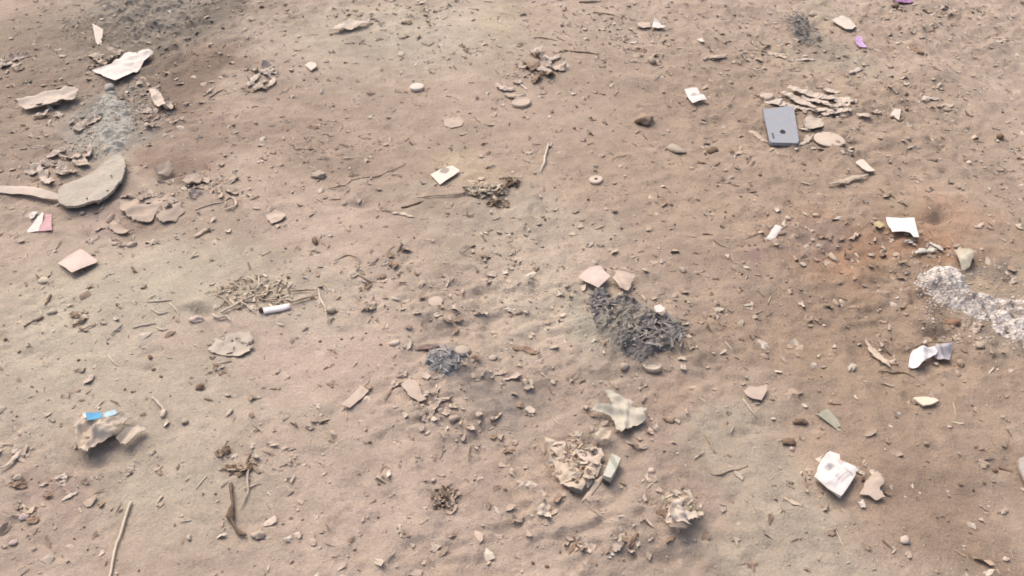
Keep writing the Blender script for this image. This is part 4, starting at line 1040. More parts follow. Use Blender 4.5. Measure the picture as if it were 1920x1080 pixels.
# ------------------------------------------------------------------ sticks, stems, straws with a look of their own
for (fn, nm, pts, w, mat, kw, lab, cat) in [
    (tube, 'bent_straw', [(1028, 270), (1024, 288), (1020, 304), (1012, 321), (999, 324)], 3.0, M('white_straw', C(240, 222, 206), dust=.08), dict(up=.003, bend=.02, jit=.1), 'white bent straw with a hooked end above the dry weed', 'straw'),
    (tube, 'long_straw', [(246, 941), (232, 975), (219, 1015), (204, 1090)], 3.4, STRAW, dict(up=.002, bend=.03, jit=.1, taper=(1.1, .9)), 'long pale straw running off the bottom edge', 'straw'),
    (tube, 'dark_stick', [(752, 389), (774, 383), (795, 376)], 2.6, TWIG, dict(), 'dark stick pointing to the dry weed', 'stick'),
    (tube, 'thin_root', [(618, 354), (650, 348), (690, 333), (720, 324), (762, 306)], 1.6, TWIGL, dict(bend=.12), 'long thin root left of the cream rectangular card', 'root'),
    (ribbon, 'broken_stick', [(1553, 347), (1575, 341), (1600, 334), (1627, 329)], 8, LEAF, dict(cup=.3, up=.005), 'broken tan stick below the small cream chip', 'stick'),
    (tube, 'dark_twig', [(1650, 354), (1662, 362), (1678, 371)], 2.2, TWIG, dict(), 'dark twig above the bright white paper card', 'twig'),
    (ribbon, 'white_flake', [(735, 401), (752, 401), (768, 406), (776, 408)], 6, STONEW, dict(cup=.25), 'crooked white flake at the tip of the dark stick', 'flake'),
    (tube, 'dark_twig', [(95, 552), (90, 562), (84, 570)], 4.0, TWIG, dict(), 'short thick dark twig near the left edge', 'twig'),
    (tube, 'dark_twig', [(45, 612), (62, 602), (80, 594)], 3.6, M('grey_twig', C(150, 126, 108), dust=.25), dict(taper=(.4, 1.2)), 'tapered dark twig pointing down left near the left edge', 'twig'),
    (tube, 'curved_straw', [(203, 664), (210, 678), (222, 686)], 2.4, STRAW, dict(), 'short curved straw on the smooth dust', 'straw'),
    (tube, 'curved_straw', [(284, 744), (296, 750), (303, 762), (307, 778)], 3.4, LEAFP, dict(up=.002), 'hooked pale straw right of the crumpled bag', 'straw'),
    (ribbon, 'bone_straw', [(40, 844), (28, 858), (16, 874), (2, 880)], 8, LEAFP, dict(cup=.3, up=.003), 'bone-like pale strip at the left edge', 'strip'),
    (tube, 'straw', [(388, 892), (378, 904), (367, 917)], 1.8, STRAW, dict(), 'lone short straw near the forked stem', 'straw'),
    (ribbon, 'pale_flake', [(116, 940), (130, 932), (146, 924)], 7, LEAFP, dict(cup=.2), 'pale flake below the crumpled bag', 'flake'),
    (tube, 'forked_stem', [(432, 905), (435, 930), (432, 955), (438, 980), (448, 1000), (462, 1002)], 5.2, M('forked_stem', C(120, 97, 80), dust=.15), dict(up=.002, jit=.45, taper=(.5, .5)), 'dark forked weed stem at the lower left', 'stem'),
    (tube, 'pale_stalk', [(466, 880), (462, 905), (464, 922), (454, 944), (448, 956)], 3.0, LEAFO, dict(up=.002), 'pale stem beside the dark forked weed stem', 'stem'),
    (ribbon, 'dark_flake', [(961, 652), (984, 653), (1012, 660)], 11, LEAFD, dict(cup=.15), 'dark spindle-shaped leaf left of the big burnt clump', 'leaf'),
    (tube, 'pale_stick', [(1393, 748), (1405, 762), (1418, 782)], 3.2, LEAF, dict(), 'pale stick hanging below the small tan card scrap', 'stick'),
    (tube, 'curved_twig', [(1321, 812), (1332, 828), (1340, 848)], 3.4, TWIGL, dict(), 'curved grey twig right of the star-shaped leaf', 'twig'),
    (tube, 'curved_twig', [(1326, 874), (1332, 888), (1352, 890), (1370, 880), (1382, 882), (1402, 872)], 2.8, TWIGL, dict(bend=.02), 'sinuous grey twig lying between the crumpled leaf ball and star leaf', 'twig'),
    (tube, 'red_stick', [(1552, 756), (1564, 757), (1578, 758)], 2.0, M('red_brown', C(150, 104, 88), dust=.2), dict(), 'short red-brown stick above the pale green chip', 'stick'),
    (ribbon, 'curled_bark', [(1624, 640), (1636, 662), (1656, 676), (1670, 688)], 10, LEAF, dict(cup=.3, up=.003), 'curled bark piece left of the silver wrapper', 'bark'),
    (tube, 'bent_twig', [(1648, 696), (1675, 700), (1700, 698), (1716, 708)], 2.4, TWIG, dict(), 'thin bent twig below the silver wrapper', 'twig'),
    (tube, 'thin_stalk', [(1712, 650), (1745, 642), (1785, 640), (1806, 636)], 1.4, TWIGL, dict(), 'thin stem lying along the top of the silver wrapper', 'stem'),
    (ribbon, 'stick', [(1468, 934), (1484, 942), (1502, 949)], 6, LEAF, dict(cup=.3), 'short tan stick left of the printed packet', 'stick'),
    (ribbon, 'stick', [(1594, 139), (1604, 132), (1617, 128)], 6, LEAFP, dict(cup=.3), 'short pale stick below the lilac plastic scrap', 'stick'),
    (ribbon, 'leaf_strip', [(1440, 98), (1462, 104), (1482, 116)], 9, LEAF, dict(cup=.3), 'leaf strip below the ash tuft, thicker one', 'leaf'),
    (ribbon, 'leaf_strip', [(1482, 114), (1505, 112), (1528, 113)], 5, LEAFP, dict(cup=.2), 'thin leaf strip below the ash tuft', 'leaf'),
    (ribbon, 'bone_strip', [(1320, 112), (1326, 105), (1344, 107), (1363, 103)], 7, LEAF, dict(cup=.3, up=.002), 'bone-shaped tan strip between the ash tuft and printed square', 'strip'),
    (tube, 'white_stick', [(1864, 70), (1878, 72), (1893, 76)], 2.6, STRAW, dict(), 'white stick near the right edge at the top', 'stick'),
    (ribbon, 'curved_shell', [(1826, 426), (1834, 427), (1844, 419)], 5, STONEW, dict(cup=.3), 'thin white curved shell right of the white card', 'shell'),
    (ribbon, 'husk', [(1730, 190), (1745, 184), (1760, 187)], 8, LEAFP, dict(cup=.3), 'upper pale husk right of the square chip', 'husk'),
    (ribbon, 'husk', [(1762, 193), (1775, 197), (1790, 198)], 8, LEAF, dict(cup=.3), 'lower tan husk right of the square chip', 'husk'),
    (ribbon, 'flat_flake', [(1608, 208), (1622, 216), (1634, 218)], 8, LEAFP, dict(cup=.2, up=.004), 'first pale flake just right of the bark strips', 'flake'),
    (ribbon, 'flat_flake', [(1636, 210), (1644, 208), (1652, 212)], 8, LEAF, dict(cup=.2, up=.004), 'second smaller flake right of the bark strips', 'flake'),
    (tube, 'straw', [(366, 393), (384, 386), (404, 380), (420, 378)], 2.0, STRAW, dict(), 'straight straw leading into the curled straw loop', 'straw'),
    (tube, 'straw_loop', [(420, 392), (436, 390), (444, 382), (440, 372), (428, 366)], 2.8, LEAFP, dict(bend=0, up=.002), 'curled pale straw loop right of the mud crust', 'straw'),
    (ribbon, 'stick', [(364, 444), (378, 436), (394, 428)], 6, LEAF, dict(cup=.3, up=.002), 'short tan stick below the curled straw loop', 'stick'),
    (ribbon, 'dark_leaf', [(754, 44), (762, 41), (772, 42)], 9, LEAFD, dict(cup=.3), 'small dark leaf near the top edge', 'leaf'),
    (ribbon, 'dark_leaf', [(1706, 88), (1718, 96), (1730, 104)], 9, LEAFD, dict(cup=.3), 'dark curled leaf below the purple scrap', 'leaf'),
    (tube, 'stick', [(1086, 3), (1105, 3), (1126, 2)], 3.0, TWIGL, dict(), 'grey stick lying along the top edge', 'stick'),
    (tube, 'stick', [(1112, 22), (1132, 24), (1152, 27), (1166, 34)], 2.2, TWIGL, dict(), 'thin grey stick left of the folded white scrap', 'stick'),
    (tube, 'twig', [(1056, 94), (1080, 96), (1100, 98), (1120, 101)], 2.4, TWIG, dict(), 'dark twig beside the far leaf cluster', 'twig'),
    (tube, 'twig', [(1000, 70), (1024, 72), (1046, 76)], 1.8, TWIGL, dict(), 'faint twig above the far leaf cluster', 'twig'),
    (tube, 'twig', [(380, 180), (394, 172), (402, 160)], 2.0, STRAW, dict(), 'upper pale twig right of the white paper sheet', 'twig'),
    (tube, 'twig', [(392, 182), (406, 172), (420, 166)], 2.8, LEAF, dict(), 'lower tan twig right of the white paper sheet', 'twig'),
    (tube, 'twig', [(668, 482), (650, 478), (636, 484), (626, 490)], 1.8, TWIGL, dict(), 'small arched twig above the straw', 'twig'),
    (tube, 'curved_twig', [(668, 506), (676, 518), (690, 526), (706, 528)], 2.6, TWIGL, dict(), 'bow-shaped twig right of the straw', 'twig'),
    (tube, 'twig', [(1318, 438), (1326, 438), (1337, 440)], 2.4, TWIG, dict(), 'stubby dark twig left of the white paper roll', 'twig'),
    (tube, 'twig', [(1338, 448), (1348, 457), (1362, 464)], 2.0, TWIGL, dict(), 'thin slanting twig left of the white paper roll', 'twig'),
    (tube, 'straw', [(818, 718), (820, 738), (816, 748)], 2.2, STRAW, dict(), 'upright straw of the forked straws below the small burnt tuft', 'straw'),
    (tube, 'straw', [(848, 744), (836, 750), (818, 754)], 2.2, TWIGL, dict(), 'slanting twig of the forked straws below the small burnt tuft', 'twig'),
    (tube, 'straw', [(772, 748), (790, 764), (804, 778)], 2.4, TWIGL, dict(), 'diagonal twig leading to the chaff below the small burnt tuft', 'twig'),
    (ribbon, 'stone_flake', [(1196, 1000), (1186, 1012), (1176, 1030)], 10, LEAFD, dict(cup=.3), 'brown leaf flake at the bottom near the crumpled leaf ball', 'leaf'),
    (ribbon, 'dark_sliver', [(1248, 1020), (1256, 1012), (1264, 1004)], 8, LEAFD, dict(cup=.2), 'dark leaf sliver just below the crumpled leaf ball', 'leaf'),  # narrow ribbon in the plain brown dry-leaf colour
    (ribbon, 'leaf_strip', [(464, 162), (474, 150), (486, 138)], 8, LEAFP, dict(cup=.3, up=.003), 'leftmost curled strip of the upper left leaf cluster', 'leaf'),
    (ribbon, 'leaf_strip', [(476, 170), (490, 156), (504, 150)], 8, LEAF, dict(cup=.3, up=.003), 'lowest curled strip of the upper left leaf cluster', 'leaf'),
    (ribbon, 'leaf_strip', [(488, 136), (502, 130), (516, 132)], 7, LEAFP, dict(cup=.3, up=.003), 'topmost curled strip of the upper left leaf cluster', 'leaf'),
    (ribbon, 'leaf_strip', [(500, 164), (510, 156), (514, 146)], 7, LEAFP, dict(cup=.3, up=.003), 'rightmost curled strip of the upper left leaf cluster', 'leaf'),
    (ribbon, 'white_strip', [(1008, 122), (1020, 130), (1034, 138)], 9, STONEW, dict(cup=.3, up=.004), 'bright pale strip in the far central leaf cluster', 'strip'),
    (ribbon, 'leaf_strip', [(1012, 104), (1030, 112), (1052, 102)], 8, LEAFP, dict(cup=.2, up=.004), 'notched leaf strip above the far central leaf cluster', 'leaf'),
    (ribbon, 'leaf_strip', [(932, 158), (948, 168), (966, 166)], 8, LEAFP, dict(cup=.3, up=.003), 'upper leaf strip left of the dusty tan bottle cap', 'leaf'),
    (ribbon, 'leaf_strip', [(946, 178), (966, 182), (986, 178)], 7, LEAF, dict(cup=.3, up=.003), 'lower leaf strip just above the dusty tan bottle cap', 'leaf'),
    (tube, 'white_chip_stick', [(1204, 553), (1211, 564)], 3.0, STRAW, dict(), 'tiny pale stick on top of the big burnt clump', 'stick'),
]:
    put(fn(nm, pts, w, mat, **kw), lab, cat)

# ------------------------------------------------------------------ dry weed in the middle
wd = empty('dry_weed', (*G(905, 358), float(H(*G(905, 358)))), 'withered weed with a long stem and crumbled leaves in the middle', 'weed')
tube('stem', [(795, 368), (822, 366), (850, 365), (878, 360), (905, 362), (935, 354)], 2.6, TWIGL, parent=wd, up=.002, taper=(.4, 1))
tube('stem', [(918, 368), (938, 356), (958, 344), (982, 332)], 2.2, TWIG, parent=wd, up=.004)
flakes('withered_leaves', 908, 356, 40, 15, 120, .006, .014, SHRED, [C(222, 200, 176), C(206, 184, 160), C(180, 156, 132), C(232, 212, 190)], wd, hmax=.014, seed=31, up=.002, flatness=.55)
flakes('withered_leaves', 960, 340, 12, 7, 26, .006, .012, SHRED, [C(140, 116, 96), C(176, 150, 126)], wd, hmax=.012, seed=32, flatness=.35)
flakes('withered_leaves', 932, 376, 22, 6, 40, .005, .012, SHRED, [C(150, 126, 104), C(186, 160, 136)], wd, hmax=.010, seed=33, flatness=.35)
sw = empty('spiky_weed', (*G(835, 935), float(H(*G(835, 935)))), 'small dark spiky dried weed tuft on the bottom soil', 'weed')
flakes('withered_leaves', 835, 934, 20, 20, 90, .004, .010, SHRED, [C(140, 114, 94), C(176, 148, 124), C(212, 188, 166)], sw, hmax=.014, seed=34, flatness=.25, long=3)

wt = empty('withered_tuft', (*G(452, 882), float(H(*G(452, 882)))), 'dark withered leaf tuft at the top of the forked weed stem', 'weed')
flakes('withered_leaves', 452, 882, 30, 9, 34, .004, .011, SHRED, [C(134, 110, 92), C(160, 134, 112), C(190, 164, 140)], wt, hmax=.006, seed=36, flatness=.7, long=3)
tube('stem', [(470, 850), (464, 866), (456, 880)], 3.0, DARKL, parent=wt)
wt = empty('withered_tuft', (*G(420, 849), float(H(*G(420, 849)))), 'small dark withered sprig above the forked weed stem', 'weed')
flakes('withered_leaves', 420, 849, 13, 7, 14, .004, .009, SHRED, [C(130, 106, 88), C(156, 130, 108)], wt, hmax=.005, seed=37, flatness=.7, long=3)

# ------------------------------------------------------------------ straw heap by the cigarette butt
SG = 'straws scattered round the cigarette butt'
for (pts, w, mat, lab) in [
    ([(414, 586), (436, 573), (458, 562), (478, 552)], 3.6, STRAW, 'thick pale straw slanting up to the left of the cigarette butt'),
    ([(480, 542), (492, 530), (504, 520)], 2.2, STRAW, 'thin pale straw pointing up beyond the cigarette butt'),
    ([(452, 566), (464, 574), (478, 584)], 3.0, LEAFO, 'short straw touching the burnt end of the cigarette butt'),
    ([(460, 530), (468, 536), (474, 544)], 2.6, TWIG, 'dark short twig above the thick pale straw'),
    ([(484, 556), (496, 564), (520, 566), (540, 562)], 2.2, TWIGL, 'grey twig lying along the far side of the cigarette butt'),
    ([(540, 546), (566, 544), (596, 544)], 2.0, TWIG, 'straight dark twig right of the cigarette butt, upper one'),
    ([(545, 566), (568, 560), (600, 552)], 2.8, TWIGL, 'rough grey twig right of the cigarette butt, lower one'),
    ([(597, 542), (604, 562), (608, 584), (614, 602)], 2.8, STRAW, 'pale straw standing across the right end of the twigs'),
    ([(440, 528), (452, 522), (462, 524)], 2.2, TWIGL, 'short grey twig at the far left of the straws'),
    ([(500, 558), (524, 552), (548, 554)], 2.0, STRAW, 'pale straw just beyond the cigarette butt'),
    ([(398, 590), (410, 596), (424, 590), (432, 602)], 4.0, LEAFP, 'crooked pale husk right of the half-buried stone')]:
    put(tube('straw', pts, w, mat, up=.003, bend=.08), lab, 'straw', SG)
sh = flakes('straw_chaff', 478, 548, 74, 34, 150, .003, .008, SHRED, [C(232, 210, 184), C(214, 192, 168), C(186, 162, 138)], None, hmax=.004, seed=41, long=4)
sh['label'] = 'loose straw chaff around the cigarette butt'
SG2 = 'pale straws left of the half-buried stone'
for pts, lab in (([(276, 566), (300, 563), (322, 562)], 'highest'), ([(250, 614), (270, 609), (292, 606)], 'leftmost'), ([(284, 578), (300, 590), (316, 584)], 'crooked middle'), ([(292, 612), (302, 620), (316, 616)], 'lowest'), ([(318, 568), (328, 578), (336, 590)], 'rightmost')):
    put(tube('straw', pts, 2.6, LEAFP), lab + ' short pale straw left of the half-buried stone', 'straw', SG2)

# ------------------------------------------------------------------ stones and clods with a look of their own
for (nm, x, y, w, h, mat, hz, sk, rot, lab, cat) in [
    ('stone', 367, 599, 32, 16, M('pink_stone', C(226, 198, 182), dust=.2), .5, .25, 0, 'pinkish half-buried stone under an earth lip left of the straw', 'stone'),
    ('stone', 1268, 280, 22, 32, STONE, .55, .3, .7, 'oblong tan stone leaning in the brown soil', 'stone'),
    ('stone', 597, 329, 30, 14, STONE, .6, .2, .1, 'flat tan stone with shade below, left of the thin root', 'stone'),
    ('stone', 1222, 113, 16, 12, STONE, .7, .15, .3, 'tan stone with a dark shadow near the far leaf cluster', 'stone'),
    ('stone', 590, 453, 14, 16, DARK, .7, .2, .3, 'small two-toned stone on the smooth pink dust', 'stone'),
    ('stone', 620, 581, 20, 22, STONE, .6, .2, .2, 'rounded stone right of the straw', 'stone'),
    ('stone', 925, 671, 20, 14, STONEW, .6, .2, .2, 'white stone right of the small burnt tuft', 'stone'),
    ('stone', 1172, 687, 20, 16, STONE, .6, .25, .2, 'grey-tan stone at the near foot of the big burnt clump', 'stone'),
    ('stone', 1837, 648, 20, 20, STONE, .6, .2, -.6, 'tan stone below the pale ash heap', 'stone'),
    ('stone', 1800, 681, 16, 18, CLOD, .6, .2, -.6, 'brown stone right of the silver wrapper', 'stone'),
    ('stone', 1257, 786, 24, 16, CLOD, .5, .3, .2, 'brown lump right of the star-shaped leaf', 'stone'),
    ('stone', 1563, 484, 16, 26, STONE, .6, .2, .2, 'pale pointed stone with a dark left side', 'stone'),
    ('stone', 1477, 409, 14, 9, LEAFP, .5, .2, -.5, 'little pale stone beside the white paper roll', 'stone'),
    ('stone', 1280, 506, 13, 14, STONE, .6, .2, .1, 'small round pebble right of the mottled cream card', 'pebble'),
    ('pebble', 1220, 883, 15, 14, STONEW, .6, .2, .1, 'bright white pebble right of the mint-white box', 'pebble'),
    ('pebble', 812, 900, 12, 10, STONEW, .6, .2, .1, 'white pebble above the spiky weed tuft', 'pebble'),
    ('pebble', 355, 1008, 10, 14, STONEW, .6, .2, .1, 'white pebble near the long straw', 'pebble'),
    ('pebble', 248, 458, 20, 12, STONEW, .5, .25, .1, 'pale flattened pebble below the mud crust', 'pebble'),
    ('pebble', 346, 790, 15, 14, STONE, .6, .2, .1, 'round pebble below the hooked pale straw', 'pebble'),
    ('pebble', 307, 776, 14, 20, STONEW, .6, .2, .1, 'white lump at the foot of the hooked pale straw', 'pebble'),
    ('pebble', 145, 800, 13, 12, STONEW, .7, .1, .1, 'little white pebble at the left corner of the crumpled bag', 'pebble'),
    ('pebble', 185, 381, 10, 9, STONEW, .6, .1, .1, 'tiny pebble under the lip of the round slab', 'pebble'),
    ('pebble', 154, 400, 14, 9, STONE, .6, .2, .1, 'small pale pebble below the round slab', 'pebble'),
    ('pebble', 205, 166, 20, 14, M('grey_pebble', C(196, 188, 176), dust=.1), .6, .2, .1, 'grey pebble just below the white paper sheet', 'pebble'),
    ('pebble', 44, 970, 20, 17, M('pink_pebble', C(222, 196, 188), dust=.15), .6, .2, .1, 'pinkish white pebble in the reddish soil at lower left', 'pebble'),
    ('pebble', 24, 1018, 18, 15, M('pink_pebble', C(222, 196, 188), dust=.15), .6, .2, .4, 'lowest pinkish pebble at lower left', 'pebble'),
    ('pebble', 34, 896, 16, 18, STONE, .6, .2, .5, 'tan pebble below the bone-like strip', 'pebble'),
    ('pebble', 484, 1004, 28, 20, STONE, .6, .2, .1, 'tan stone with dark shade right of the forked weed stem', 'stone'),
    ('pebble', 1697, 1012, 24, 20, STONEW, .5, .2, .6, 'pale chip stone at the lower right below the packet', 'stone'),
    ('pebble', 1886, 1048, 14, 12, STONEW, .6, .2, .1, 'white pebble near the lower right corner', 'pebble'),
    ('pebble', 1734, 643, 9, 10, STONEW, .7, .1, .1, 'tiny white pebble above the silver wrapper', 'pebble'),
    ('pebble', 1755, 683, 10, 8, STONEW, .6, .1, .1, 'tiny white pebble below the silver wrapper', 'pebble'),
    ('pebble', 740, 643, 24, 14, STONEW, .5, .3, .2, 'pale pebble left of the small burnt tuft', 'pebble'),
    ('pebble', 852, 785, 22, 18, STONE, .6, .2, .2, 'tan stone in the chaff below the small burnt tuft', 'stone'),
    ('pebble', 505, 100, 0, 0, None, 0, 0, 0, '', ''),
    ('clod', 1210, 222, 34, 24, CLOD, .6, .3, .3, 'lumpy clod below the far leaf cluster', 'clod'),
    ('clod', 1335, 281, 22, 15, DARK, .5, .3, -.5, 'dark clod right of the oblong tan stone', 'clod'),
    ('clod', 1500, 791, 26, 18, M('brown_clod', C(132, 104, 88), dust=.2), .5, .25, 0, 'dark brown clod left of the pale green chip', 'clod'),
    ('clod', 1478, 828, 28, 20, DARK, .5, .25, .3, 'dark crumbly clod above the printed packet', 'clod'),
    ('clod', 1485, 842, 12, 12, STONEW, .6, .2, 0, 'pale pebble stuck to the dark crumbly clod', 'pebble'),
    ('clod', 375, 726, 16, 16, DARK, .6, .2, 0, 'dark clod on the smooth dust below the leaf patch', 'clod'),
    ('clod', 1678, 12, 16, 8, DARK, .6, .2, 0, 'dark clod under the purple scrap at the top', 'clod'),
    ('clod', 1865, 882, 14, 10, DARK, .6, .2, 0, 'dark clod near the board corner at the right edge', 'clod'),
    ('clod', 1875, 256, 14, 10, DARK, .6, .2, 0, 'small dark clod at the far right edge', 'clod'),
    ('clod', 1785, 605, 34, 20, M('rusty_clod', C(170, 130, 102), dust=.15), .5, .3, 0, 'rusty crumbly lump under the pale ash heap', 'clod'),
]:
    if mat is None:
        continue
    put(rock(nm, x, y, w, h, mat, hz=hz, sink=sk, rot=rot, sub=3 if w > 24 else 2), lab, cat)

# ------------------------------------------------------------------ look-alike clods, pebbles and scraps
rnd = random.Random(5)
LAND = [(230, 125, 'large white paper sheet'), (175, 340, 'round slab'), (145, 492, 'pale pink square card'), (517, 576, 'cigarette butt'), (190, 815, 'crumpled bag'), (440, 950, 'forked weed stem'), (225, 1010, 'long pale straw'),
        (835, 327, 'cream rectangular card'), (905, 358, 'withered weed'), (838, 680, 'small burnt tuft'), (1195, 615, 'big burnt clump'), (665, 742, 'tan rectangle of card'), (1160, 775, 'star-shaped leaf'), (1085, 870, 'leaf mass'),
        (835, 935, 'spiky weed tuft'), (1270, 965, 'crumpled leaf ball'), (1568, 890, 'printed packet'), (1555, 785, 'pale green chip'), (1735, 751, 'cream-yellow chip'), (1745, 665, 'silver wrapper'), (1815, 560, 'pale ash heap'),
        (1690, 425, 'bright white card'), (1452, 434, 'white paper roll'), (1465, 235, 'phone shell'), (1303, 182, 'printed paper square'), (1505, 50, 'ash tuft'), (1118, 336, 'ring washer'), (978, 191, 'bottle cap'), (782, 162, 'small round lid'),
        (1235, 47, 'folded white scrap'), (275, 405, 'mud crust'), (1745, 142, 'broad earth hump'), (658, 45, 'lifted pale leaf'), (430, 645, 'matted leaf patch'), (517, 405, 'half-sunk tan card')]
ORD = ['first', 'second', 'third', 'fourth', 'fifth', 'sixth', 'seventh', 'eighth', 'ninth', 'tenth', 'eleventh', 'twelfth', 'thirteenth']
def near_labels(pts, what):
    """name each by the landmark it lies nearest to and on which side of it"""
    got = {}
    for i, (x, y, w) in enumerate(pts):
        d, lx, ly, nm = min(((x - a) ** 2 + (1.5 * (y - b)) ** 2, a, b, c) for a, b, c in LAND)
        side = ('right of' if x > lx else 'left of') if abs(x - lx) > abs(y - ly) * 1.2 else ('below' if y > ly else 'above')
        got.setdefault((nm, side), []).append((d, i))
    out = [''] * len(pts)
    for (nm, side), v in got.items():
        v.sort()
        for k, (d, i) in enumerate(v):
            out[i] = '%s %s the %s' % (what, side, nm) if len(v) == 1 else '%s %s the %s, %s one out from it' % (what, side, nm, ORD[k])
    return out
CM = [rock_mesh('small_clod', DARK, 900 + k, 2) for k in range(4)]
CLODS = [(915, 435, 10), (1259, 384, 11), (1265, 421, 9), (1103, 374, 9), (1022, 411, 8), (1165, 428, 8), (1145, 448, 9), (1388, 512, 11), (1425, 328, 10), (563, 1004, 15), (665, 1031, 12),
               (531, 983, 12), (567, 975, 10), (711, 908, 12), (693, 829, 13), (947, 918, 14), (889, 900, 13), (600, 640, 10), (686, 625, 9), (714, 646, 10), (640, 636, 9), (709, 970, 12), (766, 973, 14),
               (404, 926, 12), (127, 1054, 12), (164, 1030, 10), (158, 988, 11), (139, 1010, 10), (260, 1070, 11), (290, 848, 10), (1245, 846, 11), (1280, 916, 14), (1820, 1000, 12), (1800, 908, 16), (1825, 918, 14),
               (1845, 905, 12), (1756, 970, 10), (1070, 922, 10), (1025, 1062, 16), (1090, 1058, 14), (1050, 1035, 12), (282, 670, 18), (288, 693, 18), (302, 706, 12), (234, 730, 9), (202, 644, 10), (147, 675, 12), (31, 781, 9),
               (220, 571, 14), (36, 660, 12), (10, 636, 14), (540, 520, 12), (880, 720, 10), (1360, 398, 9), (1375, 404, 8), (1402, 356, 9), (1700, 205, 10), (1480, 540, 8), (1600, 640, 8), (1880, 210, 9), (1345, 30, 8), (570, 150, 7)]
for (x, y, w), lab in zip(CLODS, near_labels(CLODS, 'small dark clod')):
    put(rock('small_clod', x, y, w * .68, w * .5, DARK, hz=.6, sink=.25, rot=rnd.uniform(0, 3), mesh=CM[rnd.randrange(4)]), lab, 'clod', 'small dark clods scattered over the soil')
PM = [rock_mesh('small_pebble', STONEW, 950 + k, 2) for k in range(4)]
PEBS = [(110, 302, 9), (656, 316, 11), (60, 130, 8), (20, 72, 12), (560, 68, 12), (705, 75, 8), (978, 92, 11), (850, 190, 8), (672, 194, 8), (1500, 570, 12), (1545, 610, 12), (1557, 665, 9), (1522, 595, 8), (1650, 580, 7), (1680, 560, 9), (1645, 585, 7),
               (1725, 925, 10), (1698, 932, 9), (1778, 922, 9), (1854, 950, 10), (1808, 1030, 9), (1545, 990, 8), (1586, 988, 9), (1270, 850, 9), (1285, 872, 8), (1228, 895, 8), (602, 778, 12), (676, 790, 12), (575, 800, 14), (536, 900, 12), (590, 968, 9), (905, 985, 9),
               (326, 468, 9), (85, 496, 9), (462, 472, 10), (218, 712, 12), (118, 556, 8), (1190, 404, 8), (1330, 396, 8), (1172, 330, 10), (1237, 470, 9), (1415, 376, 9), (1700, 160, 6), (1800, 182, 9), (1728, 70, 10), (1770, 115, 8), (1440, 660, 8), (1850, 760, 8), (1670, 800, 14), (1780, 800, 14)]
for (x, y, w), lab in zip(PEBS, near_labels(PEBS, 'small pale pebble')):
    put(rock('small_pebble', x, y, w * .68, w * .45, STONEW, hz=.42, sink=.3, rot=rnd.uniform(0, 3), mesh=PM[rnd.randrange(4)]), lab, 'pebble', 'small pale pebbles scattered over the soil')

def scrap_mesh(seed, mat):
    rs = np.random.RandomState(seed); n = rs.randint(6, 10)
    ang = (np.arange(n) + rs.uniform(-.35, .35, n)) * 2 * math.pi / n; el = rs.uniform(.3, .75)
    poly = [(math.cos(a) * q, math.sin(a) * el * q) for a, q in zip(ang, rs.uniform(.38, 1.25, n))]
    V, F, ring = tri_poly(poly, .2, .11, seed)
    x, y = V[:, 0], V[:, 1]
    z = rs.uniform(-.1, .5) * (x * x) + rs.uniform(-.15, .6) * y * y + .2 * fbm(x * 2.6 + seed, y * 2.6, seed, 2) + .14
    v, f = shell(V, z, F, .035)
    return mesh_from('leaf_scrap', v, f, mat, False)
POOL = {}
for nm, mat in (('l', LEAF), ('p', LEAFP), ('d', LEAFD), ('o', LEAFO), ('t', TANC), ('c', CRUST)):
    POOL[nm] = [scrap_mesh(500 + 17 * i + ord(nm), mat) for i in range(6)]
KINDW = {'l': 'tan', 'p': 'pale', 'd': 'brown', 'o': 'straw-coloured', 't': 'dusty', 'c': 'earthy'}
def cluster(cx, cy, rx, ry, num, size, kinds, where, up=.0004):
    num = max(3, round(num * .66)); got = []
    for k in range(num):
        a = rnd.uniform(0, 6.283); r = math.sqrt((k + .5) / num)
        got.append((cx + rx * r * math.cos(a), cy + ry * r * math.sin(a), rnd.choice(kinds)))
    got.sort()
    for k, (qx, qy, kd) in enumerate(got):
        x, y = G(qx, qy)
        mx, my = px_scale(cx, cy); s = size * mx * .5 * rnd.uniform(1.15, 2.4)
        o = link('leaf_scrap', rnd.choice(POOL[kd]), None, (x, y, float(H(x, y)) + up))
        o.scale = (s, s, s); o.rotation_euler = (rnd.gauss(0, .2), rnd.gauss(0, .2), rnd.uniform(0, 6.283))
        pos = 'leftmost' if k == 0 else 'rightmost' if k == num - 1 else ORD[k] + ' from left,'
        tag(o, ('%s leaf scrap, %s %s' % (KINDW[kd], pos, where)), 'leaf scrap', 'leaf scraps ' + where)
